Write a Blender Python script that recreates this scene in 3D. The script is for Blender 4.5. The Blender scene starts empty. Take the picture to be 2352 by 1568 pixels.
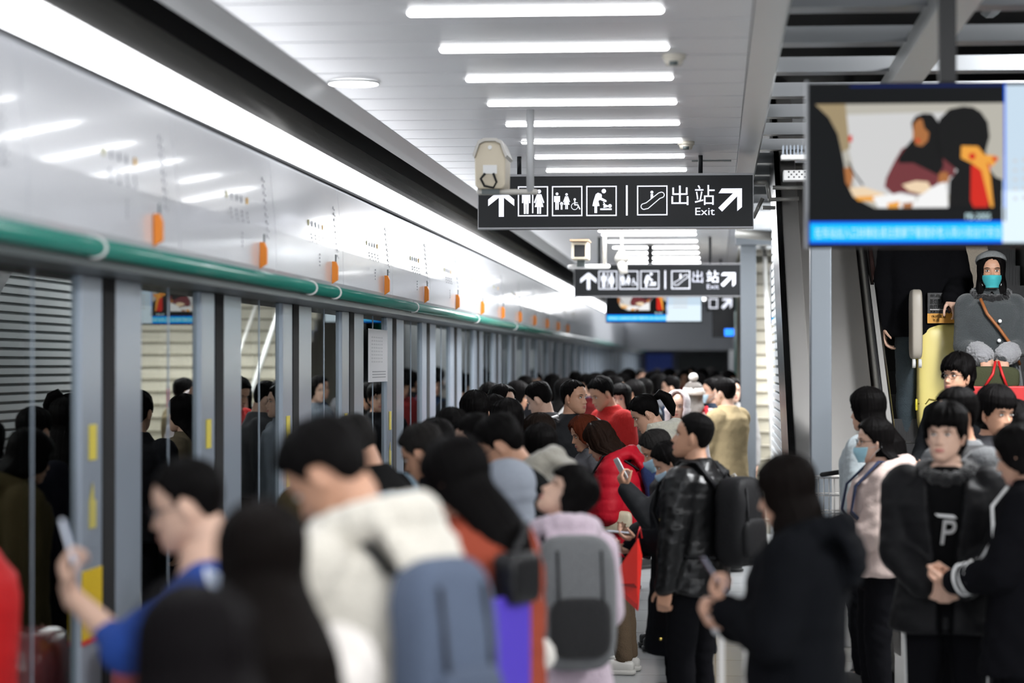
import bpy, math, random
import numpy as np
from mathutils import Vector, Matrix, Euler
C = bpy.context.scene
COL = C.collection
PI = math.pi
random.seed(7)
# ------------------------------------------------------------------ camera, world, exposure
F = 5553.0            # focal length in pixels (85 mm on a 36 mm sensor, 2352 px wide)
YAW = math.radians(4.80); TA = math.tan(YAW); CAMZ = 1.95
cam_d = bpy.data.cameras.new('camera'); cam = bpy.data.objects.new('camera', cam_d); COL.objects.link(cam)
cam.location = (0, 0, CAMZ); cam.rotation_euler = (math.radians(90.53), 0, YAW)
cam_d.sensor_width = 36; cam_d.lens = 85; cam_d.clip_start = .05; cam_d.clip_end = 300
cam_d.dof.use_dof = True; cam_d.dof.focus_distance = 16.4; cam_d.dof.aperture_fstop = 1.6
C.camera = cam
w = bpy.data.worlds.new('world'); C.world = w; w.use_nodes = True
w.node_tree.nodes['Background'].inputs[0].default_value = (.85, .92, 1, 1)
w.node_tree.nodes['Background'].inputs[1].default_value = 1.25
def lamp(name, loc, size, power, rot=(0, 0, 0), col=(.97, .98, 1)):
    l = bpy.data.lights.new(name, 'AREA'); l.shape = 'RECTANGLE'; l.size, l.size_y = size; l.energy = power; l.color = col
    o = bpy.data.objects.new(name, l); COL.objects.link(o); o.location = loc; o.rotation_euler = rot; return o
# added fill area lights, no fittings modelled: right-hand aisle, platform, escalator and stairs
for y_ in (-3, 2, 7, 12): lamp('hall_fill', (3.25, y_, 3.75), (.9, 3.2), 100, (0, math.radians(18), 0))
lamp('platform_fill', (-.6, -3.2, 3.36), (2.6, 2.4), 95, (math.radians(38), 0, 0))
lamp('platform_fill', (-.6, 1.2, 3.36), (2.4, 2.4), 22)
lamp('platform_fill', (-.6, 4.9, 3.36), (2.4, 2.0), 16)
lamp('escalator_fill', (2.35, 12.6, 4.05), (.5, 2.0), 300, (math.radians(20), 0, 0))  # added fill for the riders and luggage on the escalator
lamp('stair_side_fill', (1.3, 29.0, 4.1), (1.0, 2.5), 300)
lamp('stair_side_fill', (1.5, 25.2, 3.95), (1.0, 2.5), 260, (0, math.radians(35), 0))  # added fill aimed at the far crowd from the stair side
lamp('platform_fill', (-.72, 22, 3.36), (1.2, 3.2), 110)  # added fill over the middle crowd, hidden behind the exit sign
C.view_settings.view_transform = 'Standard'; C.view_settings.look = 'None'
C.view_settings.gamma = 1; C.view_settings.use_curve_mapping = False
C.view_settings.exposure = 0.85

def unproj(px, py, s):
    """photo pixel + scale (px per metre) -> world X, Y, Z"""
    D = F / s; u = (px - 1176) / F; t = (u - TA) / (1 + u * TA)
    Y = D / (math.cos(YAW) - t * math.sin(YAW))
    return t * Y, Y, CAMZ + (835 - py) / s

# ------------------------------------------------------------------ materials
MC = {}
def mat(name, col, rough=.6, metal=0, emit=0, ecol=None, bump=0, bscale=60, stretch=(1, 1, 1), var=0, coat=0, sheen=0, spec=.5):
    if name in MC: return MC[name]
    m = bpy.data.materials.new(name); m.use_nodes = True; nt = m.node_tree
    b = nt.nodes['Principled BSDF']
    b.inputs['Base Color'].default_value = (*col, 1); b.inputs['Roughness'].default_value = rough
    b.inputs['Metallic'].default_value = metal; b.inputs['Coat Weight'].default_value = coat
    b.inputs['Coat Roughness'].default_value = .08
    b.inputs['Sheen Weight'].default_value = sheen; b.inputs['Specular IOR Level'].default_value = spec
    if emit:
        b.inputs['Emission Color'].default_value = (*(ecol or col), 1); b.inputs['Emission Strength'].default_value = emit
    if bump or var:
        tc = nt.nodes.new('ShaderNodeTexCoord'); mp = nt.nodes.new('ShaderNodeMapping')
        mp.inputs['Scale'].default_value = stretch
        n = nt.nodes.new('ShaderNodeTexNoise'); n.inputs['Scale'].default_value = bscale; n.inputs['Detail'].default_value = 3
        nt.links.new(tc.outputs['Object'], mp.inputs[0]); nt.links.new(mp.outputs[0], n.inputs['Vector'])
        if bump:
            bp = nt.nodes.new('ShaderNodeBump'); bp.inputs['Strength'].default_value = bump; bp.inputs['Distance'].default_value = .01
            nt.links.new(n.outputs['Fac'], bp.inputs['Height']); nt.links.new(bp.outputs[0], b.inputs['Normal'])
        if var:
            r = nt.nodes.new('ShaderNodeMix'); r.data_type = 'RGBA'
            r.inputs['A'].default_value = (*[max(0, c * (1 - var)) for c in col], 1)
            r.inputs['B'].default_value = (*[min(1, c * (1 + var)) for c in col], 1)
            nt.links.new(n.outputs['Fac'], r.inputs['Factor']); nt.links.new(r.outputs['Result'], b.inputs['Base Color'])
    MC[name] = m; return m

def cloth(col, kind='plain'):
    if max(col) < .05: col = tuple(c * .5 for c in col)
    key = 'cloth_%s_%03d%03d%03d' % (kind, *[int(c * 999) for c in col])
    P = dict(plain=dict(rough=.9, bump=.25, bscale=90, var=.12, spec=.05), puffer=dict(rough=.6, bump=.35, bscale=22, var=.08, spec=.2),
             wool=dict(rough=.95, bump=.7, bscale=140, var=.35, sheen=.3), fleece=dict(rough=1, bump=1, bscale=70, var=.15, sheen=.4),
             leather=dict(rough=.34, bump=.35, bscale=30, var=.1, spec=.35), knit=dict(rough=.95, bump=.8, bscale=110, stretch=(1, 1, .35), var=.15),
             denim=dict(rough=.85, bump=.4, bscale=120, var=.3), nylon=dict(rough=.65, spec=.25, bump=.25, bscale=50, var=.1))[kind]
    return mat(key, col, **P)
def hairmat(col=(.008, .007, .007)):
    col = tuple(c * .5 for c in col)
    return mat('hair_%02d%02d' % (int(col[0] * 9999), int(col[2] * 9999)), col, rough=.42, bump=.5, bscale=9, stretch=(22, 22, 1.5), var=.6, spec=.03)
def skinmat(tone=0):
    c = [(.62, .36, .25), (.54, .29, .185), (.66, .42, .31), (.46, .24, .15)][tone]
    return mat('skin_%d' % tone, c, rough=.5, bump=.08, bscale=120, var=.05)
M_EYEW = mat('eye_white', (.75, .72, .68), rough=.2); M_EYED = mat('eye_dark', (.012, .008, .006), rough=.25)
M_LIP = mat('lip', (.50, .17, .14), rough=.4)

# ------------------------------------------------------------------ mesh helpers
class M:
    def __init__(s): s.V = []; s.F = []; s.I = []; s.n = 0
    def add(s, vf, mi=0):
        v, f = vf[0], vf[1]; v = np.asarray(v, float).reshape(-1, 3)
        s.V.append(v); s.F += [tuple(i + s.n for i in q) for q in f]; s.I += [mi] * len(f) if np.isscalar(mi) else list(mi)
        s.n += len(v); return s
    def tf(s, fn):
        s.V = [fn(v) for v in s.V]; return s
    def mesh(s, name='mesh'):
        me = bpy.data.meshes.new(name); V = np.concatenate(s.V) if s.V else np.zeros((0, 3))
        me.from_pydata(V.tolist(), [], s.F); me.polygons.foreach_set('material_index', s.I); me.update(); return me
def link(name, me, mats, parent=None, smooth=True, loc=None, bevel=0):
    o = bpy.data.objects.new(name, me); COL.objects.link(o)
    if mats is not None:
        idx = np.zeros(len(me.polygons), dtype=np.int32); me.polygons.foreach_get('material_index', idx); me.materials.clear()
        for m in (mats if isinstance(mats, (list, tuple)) else [mats]): me.materials.append(m)
        me.polygons.foreach_set('material_index', idx); me.update()
    if smooth: me.shade_smooth()
    else: me.shade_flat()
    if parent is not None: o.parent = parent
    if loc is not None: o.location = loc
    if bevel:
        b = o.modifiers.new('bevel', 'BEVEL'); b.width = bevel; b.segments = 2; b.limit_method = 'ANGLE'
    return o
def obj(name, m, mats, parent=None, **k): return link(name, m.mesh(name), mats, parent, **k)
def empty(name, loc=(0, 0, 0), rz=0):
    o = bpy.data.objects.new(name, None); COL.objects.link(o); o.location = loc; o.rotation_euler = (0, 0, rz); o.empty_display_size = .1; return o
def tag(o, label=None, cat=None, group=None, kind=None):
    if label: o['label'] = label
    if cat: o['category'] = cat
    if group: o['group'] = group
    if kind: o['kind'] = kind
    return o
def struct(name, m, mats, **k):
    k.setdefault('smooth', False); o = obj(name, m, mats, **k); o['kind'] = 'structure'; return o
def copy_tree(o, parent=None):
    c = o.copy(); COL.objects.link(c)
    if parent is not None: c.parent = parent; c.matrix_parent_inverse = o.matrix_parent_inverse
    for ch in list(o.children): copy_tree(ch, c)
    return c
def box(x0, x1, y0, y1, z0, z1):
    v = [(x, y, z) for x in (x0, x1) for y in (y0, y1) for z in (z0, z1)]
    return v, [(0, 1, 3, 2), (4, 6, 7, 5), (0, 4, 5, 1), (2, 3, 7, 6), (0, 2, 6, 4), (1, 5, 7, 3)]
def loft(rings, cap=True, closed=True):
    rings = [np.asarray(r, float) for r in rings]; n = len(rings[0]); f = []
    for i in range(len(rings) - 1):
        for j in range(n if closed else n - 1):
            a = i * n + j; b = i * n + (j + 1) % n; f.append((a, b, b + n, a + n))
    if cap: f.append(tuple(range(n - 1, -1, -1))); f.append(tuple((len(rings) - 1) * n + j for j in range(n)))
    return np.concatenate(rings), f
def frame(d):
    d = np.asarray(d, float); d = d / (np.linalg.norm(d) + 1e-9)
    a = np.array((0, 0, 1.)) if abs(d[2]) < .9 else np.array((1., 0, 0))
    u = np.cross(a, d); u /= np.linalg.norm(u); return u, np.cross(d, u), d
def cap(p0, r0, p1, r1, n=14, hs=4):
    p0 = np.asarray(p0, float); p1 = np.asarray(p1, float); u, v, d = frame(p1 - p0); rings = []
    t = np.linspace(0, 2 * PI, n, endpoint=False)
    for k in range(hs):
        a = -PI / 2 + (k + .35) * (PI / 2) / hs; rings.append(p0 + d * r0 * math.sin(a) + r0 * math.cos(a) * (np.outer(np.cos(t), u) + np.outer(np.sin(t), v)))
    for q in (0, .33, .66, 1): rings.append(p0 + (p1 - p0) * q + (r0 + (r1 - r0) * q) * (np.outer(np.cos(t), u) + np.outer(np.sin(t), v)))
    for k in range(hs):
        a = (k + .65) * (PI / 2) / hs; rings.append(p1 + d * r1 * math.sin(a) + r1 * math.cos(a) * (np.outer(np.cos(t), u) + np.outer(np.sin(t), v)))
    return loft(rings)
def cyl(p0, p1, r0, r1=None, n=16):
    r1 = r0 if r1 is None else r1; p0 = np.asarray(p0, float); p1 = np.asarray(p1, float); u, v, d = frame(p1 - p0)
    t = np.linspace(0, 2 * PI, n, endpoint=False); c = np.outer(np.cos(t), u) + np.outer(np.sin(t), v)
    return loft([p0 + r0 * c, p1 + r1 * c])
def tube(pts, r, n=8, closed=False, flat=None):
    pts = np.asarray(pts, float); m = len(pts); rings = []; t = np.linspace(0, 2 * PI, n, endpoint=False)
    pu = None
    for i in range(m):
        d = pts[(i + 1) % m] - pts[i - 1] if closed else pts[min(i + 1, m - 1)] - pts[max(i - 1, 0)]
        d = d / (np.linalg.norm(d) + 1e-9)
        if pu is None: pu, v, _ = frame(d)
        else:
            pu = pu - d * np.dot(pu, d); pu /= np.linalg.norm(pu); v = np.cross(d, pu)
        rr = r[i] if hasattr(r, '__len__') else r
        ru, rv = (rr, rr) if flat is None else (rr * flat[0], rr * flat[1])
        rings.append(pts[i] + np.outer(np.cos(t) * ru, pu) + np.outer(np.sin(t) * rv, v))
    if closed: rings.append(rings[0]); return loft(rings, cap=False)
    return loft(rings)
def ell(c, r, n=16, m=10, R=None):
    rings = []; t = np.linspace(0, 2 * PI, n, endpoint=False)
    for k in range(m):
        a = -PI / 2 + (k + .5) * PI / m; rings.append(np.stack([np.cos(t) * math.cos(a) * r[0], np.sin(t) * math.cos(a) * r[1], np.full(n, math.sin(a) * r[2])], 1))
    v, f = loft(rings)
    if R is not None: v = v @ np.array(R).T
    return v + np.asarray(c, float), f
def rbox(c, s, r=.3, n=24, m=8, R=None):
    """soft box (superellipsoid-ish)"""
    v, f = ell((0, 0, 0), (1, 1, 1), n, m)
    e = r; v = np.sign(v) * np.abs(v) ** e; v = v * np.asarray(s) / 2
    if R is not None: v = v @ np.array(R).T
    return v + np.asarray(c, float), f
def prism_y(prof, y0, y1):
    n = len(prof); a = [(x, y0, z) for x, z in prof]; b = [(x, y1, z) for x, z in prof]
    f = [(i, (i + 1) % n, (i + 1) % n + n, i + n) for i in range(n)] + [tuple(range(n - 1, -1, -1)), tuple(range(n, 2 * n))]
    return a + b, f
def grid(P):
    P = np.asarray(P, float); a, b = P.shape[:2]
    return P.reshape(-1, 3), [(i * b + j, i * b + j + 1, (i + 1) * b + j + 1, (i + 1) * b + j) for i in range(a - 1) for j in range(b - 1)]
_nr = np.random.RandomState(3); _nd = _nr.normal(size=(14, 3)); _np = _nr.uniform(0, 6.28, 14)
def noise(v, sc, seed=0):
    out = np.zeros(len(v))
    for i in range(7):
        k = (i + seed * 3) % 14; out += np.sin((v @ _nd[k]) * sc * (1 + .35 * i) + _np[k] + seed) / (1 + .35 * i)
    return out / 3
def remesh(m, vox, smooth=3, disp=None):
    """fuse overlapping closed shapes into one continuous surface"""
    me = m.mesh('tmp'); o = bpy.data.objects.new('tmp', me); COL.objects.link(o)
    r = o.modifiers.new('r', 'REMESH'); r.mode = 'VOXEL'; r.voxel_size = vox
    if smooth:
        sm = o.modifiers.new('s', 'SMOOTH'); sm.iterations = smooth; sm.factor = .5
    dg = bpy.context.evaluated_depsgraph_get(); dg.update()
    out = bpy.data.meshes.new_from_object(o.evaluated_get(dg))
    bpy.data.objects.remove(o); bpy.data.meshes.remove(me)
    n = len(out.vertices); V = np.empty(n * 3); out.vertices.foreach_get('co', V); V = V.reshape(-1, 3)
    if disp is not None:
        N = np.empty(n * 3); out.vertices.foreach_get('normal', N); N = N.reshape(-1, 3)
        V = disp(V, N); out.vertices.foreach_set('co', V.ravel()); out.update()
    return out
def mesh_arrays(me):
    n = len(me.vertices); V = np.empty(n * 3); me.vertices.foreach_get('co', V); V = V.reshape(-1, 3)
    return V, [tuple(p.vertices) for p in me.polygons]
def sstep(x, a, b):
    t = np.clip((x - a) / (b - a), 0, 1); return t * t * (3 - 2 * t)
def circ(c, r, n=20): return [(c[0] + r * math.cos(2 * PI * i / n), c[1] + r * math.sin(2 * PI * i / n)) for i in range(n)]
def text_mesh(txt, size, ax='CENTER'):
    cu = bpy.data.curves.new('t', 'FONT'); cu.body = txt; cu.size = size; cu.align_x = ax; cu.align_y = 'CENTER'; cu.extrude = .0004
    o = bpy.data.objects.new('t', cu); COL.objects.link(o); dg = bpy.context.evaluated_depsgraph_get(); dg.update()
    me = bpy.data.meshes.new_from_object(o.evaluated_get(dg)); bpy.data.objects.remove(o); return me
class Flat:
    """flat graphics on a panel: 2-D pixel polygons -> thin faces on a plane facing -Y"""
    def __init__(s, ox, oy, sc): s.m = M(); s.ox = ox; s.oy = oy; s.sc = sc; s.k = 0
    def P(s, pts): return [((x - s.ox) * s.sc, -.0008 * s.k, -(y - s.oy) * s.sc) for x, y in pts]
    def poly(s, pts, mi=0, up=True):
        if up: s.k += 1
        s.m.add((s.P(pts), [tuple(range(len(pts)))]), mi)
    def rect(s, x0, y0, x1, y1, mi=0, up=True): s.poly([(x0, y0), (x1, y0), (x1, y1), (x0, y1)], mi, up)
    def frame(s, x0, y0, x1, y1, w, mi=0):
        s.rect(x0, y0, x1, y0 + w, mi, 0); s.rect(x0, y1 - w, x1, y1, mi, 0); s.rect(x0, y0 + w, x0 + w, y1 - w, mi, 0); s.rect(x1 - w, y0 + w, x1, y1 - w, mi, 0)
    def disc(s, x, y, r, mi=0, up=False): s.poly(circ((x, y), r), mi, up)
    def stroke(s, pts, w, mi=0, closed=False, up=False):
        if up: s.k += 1
        q = pts + [pts[0]] if closed else pts
        for (a, b), (c, d) in zip(q[:-1], q[1:]):
            l = math.hypot(c - a, d - b) or 1; nx, ny = -(d - b) / l * w / 2, (c - a) / l * w / 2
            s.poly([(a + nx, b + ny), (c + nx, d + ny), (c - nx, d - ny), (a - nx, b - ny)], mi, False)
        for i, (a, b) in enumerate(q): s.disc(a, b, w / 2, mi)
    def text(s, txt, x0, y0, x1, y1, mi=0):
        me = text_mesh(txt, 1); V, Fc = mesh_arrays(me)
        if not len(V): return
        s.k += 1
        lo, hi = V.min(0), V.max(0); d = hi - lo; d[d < 1e-6] = 1
        X = x0 + (V[:, 0] - lo[0]) / d[0] * (x1 - x0); Yp = y1 - (V[:, 1] - lo[1]) / d[1] * (y1 - y0)
        s.m.add((np.stack([(X - s.ox) * s.sc, np.full(len(X), -.0008 * s.k), -(Yp - s.oy) * s.sc], 1), Fc), mi)
ON = ['first', 'second', 'third', 'fourth', 'fifth', 'sixth', 'seventh', 'eighth', 'ninth', 'tenth', 'eleventh', 'twelfth', 'thirteenth', 'fourteenth', 'fifteenth', 'sixteenth', 'seventeenth', 'eighteenth', 'nineteenth', 'twentieth', 'twenty-first', 'twenty-second', 'twenty-third', 'twenty-fourth', 'twenty-fifth', 'twenty-sixth', 'twenty-seventh', 'twenty-eighth', 'twenty-ninth', 'thirtieth', 'thirty-first', 'thirty-second', 'thirty-third', 'thirty-fourth']
# ------------------------------------------------------------------ the station
M_CEIL = mat('ceiling_panel', (.74, .74, .75), rough=.34, var=.04, bscale=3, bump=.04)
M_TRIM = mat('ceiling_trim', (.55, .56, .56), rough=.3, metal=.3)
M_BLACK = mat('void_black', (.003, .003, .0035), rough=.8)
M_STEEL = mat('stainless', (.74, .72, .69), rough=.36, metal=.6, bump=.05, bscale=4)
M_STEELD = mat('dark_steel', (.10, .10, .10), rough=.25, metal=1)
M_BLUEG = mat('blue_grey_frame', (.42, .48, .56), rough=.25, metal=.3)
M_DKG = mat('dark_grey', (.10, .12, .12), rough=.4)
M_WHITEP = mat('white_header', (.74, .76, .80), rough=.25, coat=.5, bump=.06, bscale=1.6)
M_GREEN = mat('green_tube', (.02, .22, .17), rough=.25, coat=.4)
M_ORANGE = mat('orange_tag', (.95, .28, .02), rough=.5)
M_LIGHT = mat('lamp_tube', (1, 1, 1), emit=9, ecol=(.97, .98, 1))
M_STRIP = mat('lamp_strip', (1, 1, 1), emit=4.2, ecol=(.93, .95, 1))
M_YEL = mat('sticker_yellow', (.75, .62, .08), rough=.5)
M_INK = mat('print_grey', (.25, .26, .28), rough=.6)
M_WALLG = mat('grey_wall', (.32, .33, .34), rough=.4)
M_BEIGE = mat('beige_tile', (.52, .49, .41), rough=.35)
M_GROUT = mat('dark_joint', (.20, .18, .14), rough=.7)
M_TEAL = mat('teal_cladding', (.01, .25, .19), rough=.35)
M_RED = mat('red_paint', (.65, .03, .03), rough=.5)
M_WHITE = mat('white_paint', (.75, .75, .74), rough=.4)
M_GLASSE = mat('glass_edge', (.1, .25, .22), rough=.15)
# glass that lets some light through and mirrors the platform
g = bpy.data.materials.new('mirror_glass'); g.use_nodes = True; nt = g.node_tree; nt.nodes.clear()
out = nt.nodes.new('ShaderNodeOutputMaterial'); mx = nt.nodes.new('ShaderNodeMixShader'); tr = nt.nodes.new('ShaderNodeBsdfTransparent')
gl = nt.nodes.new('ShaderNodeBsdfGlossy'); fr = nt.nodes.new('ShaderNodeFresnel'); fr.inputs[0].default_value = 4.6
gl.inputs['Roughness'].default_value = .012; gl.inputs['Color'].default_value = (.86, .9, .88, 1); tr.inputs[0].default_value = (.5, .56, .56, 1)
nt.links.new(fr.outputs[0], mx.inputs[0]); nt.links.new(tr.outputs[0], mx.inputs[1]); nt.links.new(gl.outputs[0], mx.inputs[2]); nt.links.new(mx.outputs[0], out.inputs[0])
M_GLASS = g
# floor tiles
fm = mat('floor_stone', (.42, .43, .43), rough=.18, var=.06, bscale=5); nt = fm.node_tree
bt = nt.nodes.new('ShaderNodeTexBrick'); tc = nt.nodes.new('ShaderNodeTexCoord')
bt.offset = 0; bt.inputs['Scale'].default_value = 1; bt.inputs['Brick Width'].default_value = .8; bt.inputs['Row Height'].default_value = .8; bt.inputs['Mortar Size'].default_value = .006
bt.inputs['Color1'].default_value = (.44, .45, .45, 1); bt.inputs['Color2'].default_value = (.39, .40, .41, 1); bt.inputs['Mortar'].default_value = (.12, .12, .12, 1)
nt.links.new(tc.outputs['Object'], bt.inputs['Vector']); nt.links.new(bt.outputs['Color'], nt.nodes['Principled BSDF'].inputs['Base Color'])

YE = 85.0; Y0 = -6.0
struct('floor', M().add(box(-2.6, 4.2, Y0, YE, -.1, 0)), fm)
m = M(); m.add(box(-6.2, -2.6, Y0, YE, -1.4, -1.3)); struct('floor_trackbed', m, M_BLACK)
struct('wall_tunnel', M().add(box(-6.3, -6.2, Y0, YE, -1.4, 4.2)), mat('tunnel_wall', (.05, .055, .06), rough=.7))
struct('wall_right', M().add(box(4.0, 4.1, Y0, YE, 0, 4.3)), mat('right_wall', (.20, .20, .19), rough=.6))
#struct('wall_back', M().add(box(-6.2, 4.2, Y0 - .1, Y0, -1.4, 4.3)), M_WALLG)
struct('wall_end', M().add(box(-6.2, 4.1, YE, YE + .1, -1.4, 4.3)), M_WALLG)
H = 3.40
# ceiling: white metal planks with open joints; dark slab above
m = M(); y = -5.6
while y < 58: m.add(box(-2.0, .155, y + .014, y + .571, H, H + .03)); y += .585
struct('ceiling', m, M_CEIL)
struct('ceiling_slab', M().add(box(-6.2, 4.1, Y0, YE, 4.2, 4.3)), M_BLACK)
struct('trim_1', M().add(prism_y([(.16, H + .02), (.16, H - .02), (.29, H - .03), (.31, H + .02), (.31, H + .16), (.27, H + .16), (.27, H + .02)], -5.8, 58)), M_TRIM)
struct('trim_2', M().add(prism_y([(-1.995, H + .03), (-1.995, H - .005), (-2.06, H - .05), (-2.10, H - .075), (-2.115, H - .06), (-2.11, H + .03)], -5.8, 80)), M_TRIM)
struct('trim_3', M().add(prism_y([(-2.11, H + .01), (-2.11, H + .35), (-2.42, H + .35), (-2.42, H - .01), (-2.37, H - .01), (-2.37, H + .30), (-2.14, H + .30), (-2.14, H + .01)], -5.8, 80)), M_BLACK)
# polished metal cove above the strip light
pr = [(-2.42, H - .01), (-2.365, H - .015), (-2.335, H - .09), (-2.29, H - .15), (-2.235, H - .215), (-2.215, H - .255), (-2.26, H - .27), (-2.42, H - .27)]
m = M(); y = -5.8
while y < 80: m.add(prism_y(pr, y, y + 2.195)); y += 2.2
struct('trim_4', m, mat('polished_cove', (.50, .49, .47), rough=.25, metal=.35, bump=.15, bscale=1.3), bevel=0)
# screen-door header
PIT = 2.20
hd = empty('screen_door_header', (0, 0, 0)); tag(hd, 'long white glossy header above the platform screen doors with green tube along its lower edge', 'header')
obj('light_strip', M().add(prism_y([(-2.22, H - .272), (-2.225, H - .385), (-2.30, H - .385), (-2.30, H - .272)], -5.8, 80)), M_STRIP, hd, smooth=False)
m = M(); y = -5.6
while y < 80:
    m.add(prism_y([(-2.255, 3.0), (-2.235, 2.98), (-2.20, 2.62), (-2.195, 2.42), (-2.215, 2.375), (-2.6, 2.375), (-2.6, 3.0)], y + .004, y + PIT - .004)); y += PIT
obj('header_panel', m, M_WHITEP, hd, smooth=False)
obj('seam_gasket', M().add(box(-2.3, -2.238, -5.8, 80, 2.998, 3.018)), M_BLACK, hd, smooth=False)
tb = obj('green_rail', M().add(cyl((-2.205, -5.8, 2.365), (-2.205, 80, 2.365), .034, n=20)), M_GREEN, hd)
obj('underside', M().add(box(-2.62, -2.235, -5.8, 80, 2.30, 2.372)), M_DKG, hd, smooth=False)
m = M()
for y in (8.46, 13.05, 13.9, 17.6, 22.2, 26.5): m.add(tube([(-2.205 + .036 * math.cos(a), y + .03 * math.cos(a), 2.365 + .036 * math.sin(a)) for a in np.linspace(-2, 1.6, 10)], .007, 6))
obj('pipe_clip', m, M_WHITE, hd)
# small printed map marks on the header (unreadable in the photo: dots and short strokes)
def header_print(y):
    r = empty('header_print', (-2.19, y, 2.4)); m = M()
    def q(dy, z, wd, h, mi):
        x = (-.0105 - (z - 2.62) * (.035 / .36) if z > 2.62 else -.008 - (2.62 - z) * -.0) + .004
        m.add(box(x - .002, x + .001, dy - wd / 2, dy + wd / 2, z - 2.4 - h / 2, z - 2.4 + h / 2), mi)
    for i, dy in enumerate((-.62, -.50, -.38, -.27, -.14)): q(dy, 2.72, .030 if i in (0, 4) else .022, .03, (2, 0, 0, 0, 1)[i])
    for i in range(4):
        for j in range(3): q(-.55 + i * .13, 2.66 - j * .02, .016, .010, 0)
    for i in range(9): q(.32, 2.86 - i * .035, .018, .016, 0); q(.36, 2.86 - i * .035 - .01, .01, .008, 0)
    for i in range(4): q(-.30, 2.56 - i * .02, .03, .008, 0)
    obj('printed_marks', m, [mat('print_light', (.50, .51, .54), rough=.5), mat('print_yellow', (.85, .48, .05), rough=.5), mat('print_olive', (.5, .48, .2), rough=.5)], r, smooth=False)
    return r
TAGY = 9.32
hp0 = None; tg0 = None
for i in range(32):
    y = TAGY + (i - 1) * 2.215
    if y < 6: continue
    if i > 14: break
    hp = header_print(y) if hp0 is None else copy_tree(hp0); hp0 = hp0 or hp; hp.location = (-2.19, y - .1, 2.4)
    tag(hp, 'faint route map print on the white header near %s' % ['the left edge of the photo', 'the first orange tag', 'the second orange tag', 'the third orange tag', 'the fourth orange tag', 'the fifth orange tag'][min(i, 5)] if i < 6 else 'tiny blurred route map print beside the %s orange tag' % ON[i - 1], 'print', 'route map prints on the header')
ords = ['nearest and largest', 'second nearest', 'third nearest', 'fourth nearest', 'fifth nearest', 'sixth nearest', 'seventh nearest', 'eighth nearest']
for i in range(13):
    y = TAGY + i * 2.215
    if tg0 is None:
        o = empty('door_tag', (-2.18, y, 2.46))
        pl = M().add(([(0, 0, -.07), (0, .03, -.045), (.034, .03, -.045), (.034, .03, .03), (.022, .03, .06), (0, .03, .06), (0, 0, .06), (.022, 0, .06), (.034, 0, .03), (.034, 0, -.045)],
            [(0, 9, 2, 1), (9, 8, 3, 2), (8, 7, 4, 3), (7, 6, 5, 4), (0, 6, 7, 8, 9), (1, 2, 3, 4, 5), (0, 1, 5, 6)]))
        obj('flag', pl, M_ORANGE, o, smooth=False); obj('rod', M().add(cyl((.02, .015, .05), (.02, .015, .10), .004, n=8)), M_DKG, o); tg0 = o
    else: o = copy_tree(tg0)
    o.location = (-2.193, y, 2.478)
    tag(o, 'orange tag sticking out of the white header above the green rail, %s of the row' % (ON[i]), 'tag', 'orange tags on the header')
# screen doors
BY = 9.67     # Y of the first dark gap
door0 = None
nm = ['beside the blue sweater man', 'behind the man in blue, with a yellow square sticker', 'left of the cream jacket man', 'behind the bent man in the slate jacket', 'with the white paper notice', 'just past the white notice', 'seventh from the left edge']
for i in range(-3, 33):
    y = BY + i * PIT
    if door0 is None:
        o = empty('platform_screen_door', (-2.46, y, 0))
        for a, b in ((-.42, -.10), (.10, .57)):
            obj('frame_panel', M().add(box(-.05, 0, a, b, 0, 2.3)), M_BLUEG, o, smooth=False, bevel=.006)
        obj('rubber_gap', M().add(box(-.045, .004, -.10, .10, 0, 2.3)), M_BLACK, o, smooth=False)
        obj('glass_panel', M().add(box(-.03, -.022, .57, PIT - .42, .02, 2.3)), M_GLASS, o, smooth=False)
        obj('glass_edge_strip', M().add(box(-.032, -.012, .57, .60, 0, 2.3)).add(box(-.032, -.018, 1.17, 1.175, 0, 2.3)), M_BLUEG, o, smooth=False)
        obj('kick_plate', M().add(box(-.05, 0.002, .57, PIT - .42, 0, .12)), M_STEEL, o, smooth=False)
        door0 = o
    else: o = copy_tree(door0)
    o.location = (-2.46, y, 0)
    tag(o, 'blue-grey framed glass platform screen door ' + (nm[i] if 0 <= i < 7 else 'partly cut by the left edge of the photo' if i < 0 else 'far down the platform, %s from the nearest' % ON[min(i, 33)]), 'platform door', 'platform screen doors')
    if 0 <= i < 5:
        s = empty('warning_sticker', (-2.458, y - .26, 1.5)); m = M()
        m.add(box(0, .003, -.055, .055, 0, .14)); obj('square', m, M_YEL, s, smooth=False)
        m = M().add(box(0, .003, -.05, .05, -.27, -.16)); m.add(([(0.001, -.05, -.16), (.003, -.01, -.09), (.003, .0, -.09), (.003, .02, -.16)], [(0, 1, 2, 3)])); obj('hand_symbol', m, mat('yellow_outline', (.55, .48, .12), rough=.5), s, smooth=False)
        s.location = (-2.458, y - .26, 1.57 - 0.03 * i)
        tag(s, 'yellow square and hand warning sticker on the ' + ['leftmost', 'second', 'third', 'fourth', 'fifth'][i] + ' blue-grey door post from the left', 'sticker', 'yellow warning stickers')
s = empty('yellow_notice', (-2.458, BY - .27, 1.0)); tag(s, 'large yellow notice low on the leftmost blue-grey door post behind the raised forearm', 'notice')
obj('plate', M().add(box(0, .004, -.15, .15, -.13, .14)), mat('notice_yellow', (.75, .52, .02), rough=.45), s, smooth=False)
obj('red_band', M().add(box(0, .005, -.15, .15, -.15, -.13)), M_RED, s, smooth=False)
s = empty('paper_notice', (-2.44, BY + 3 * PIT + 1.15, 2.12)); tag(s, 'white paper notice with columns of small characters stuck on the screen door glass', 'notice')
pn = M().add(box(0, .002, -.50, .50, -.30, .08))
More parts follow.
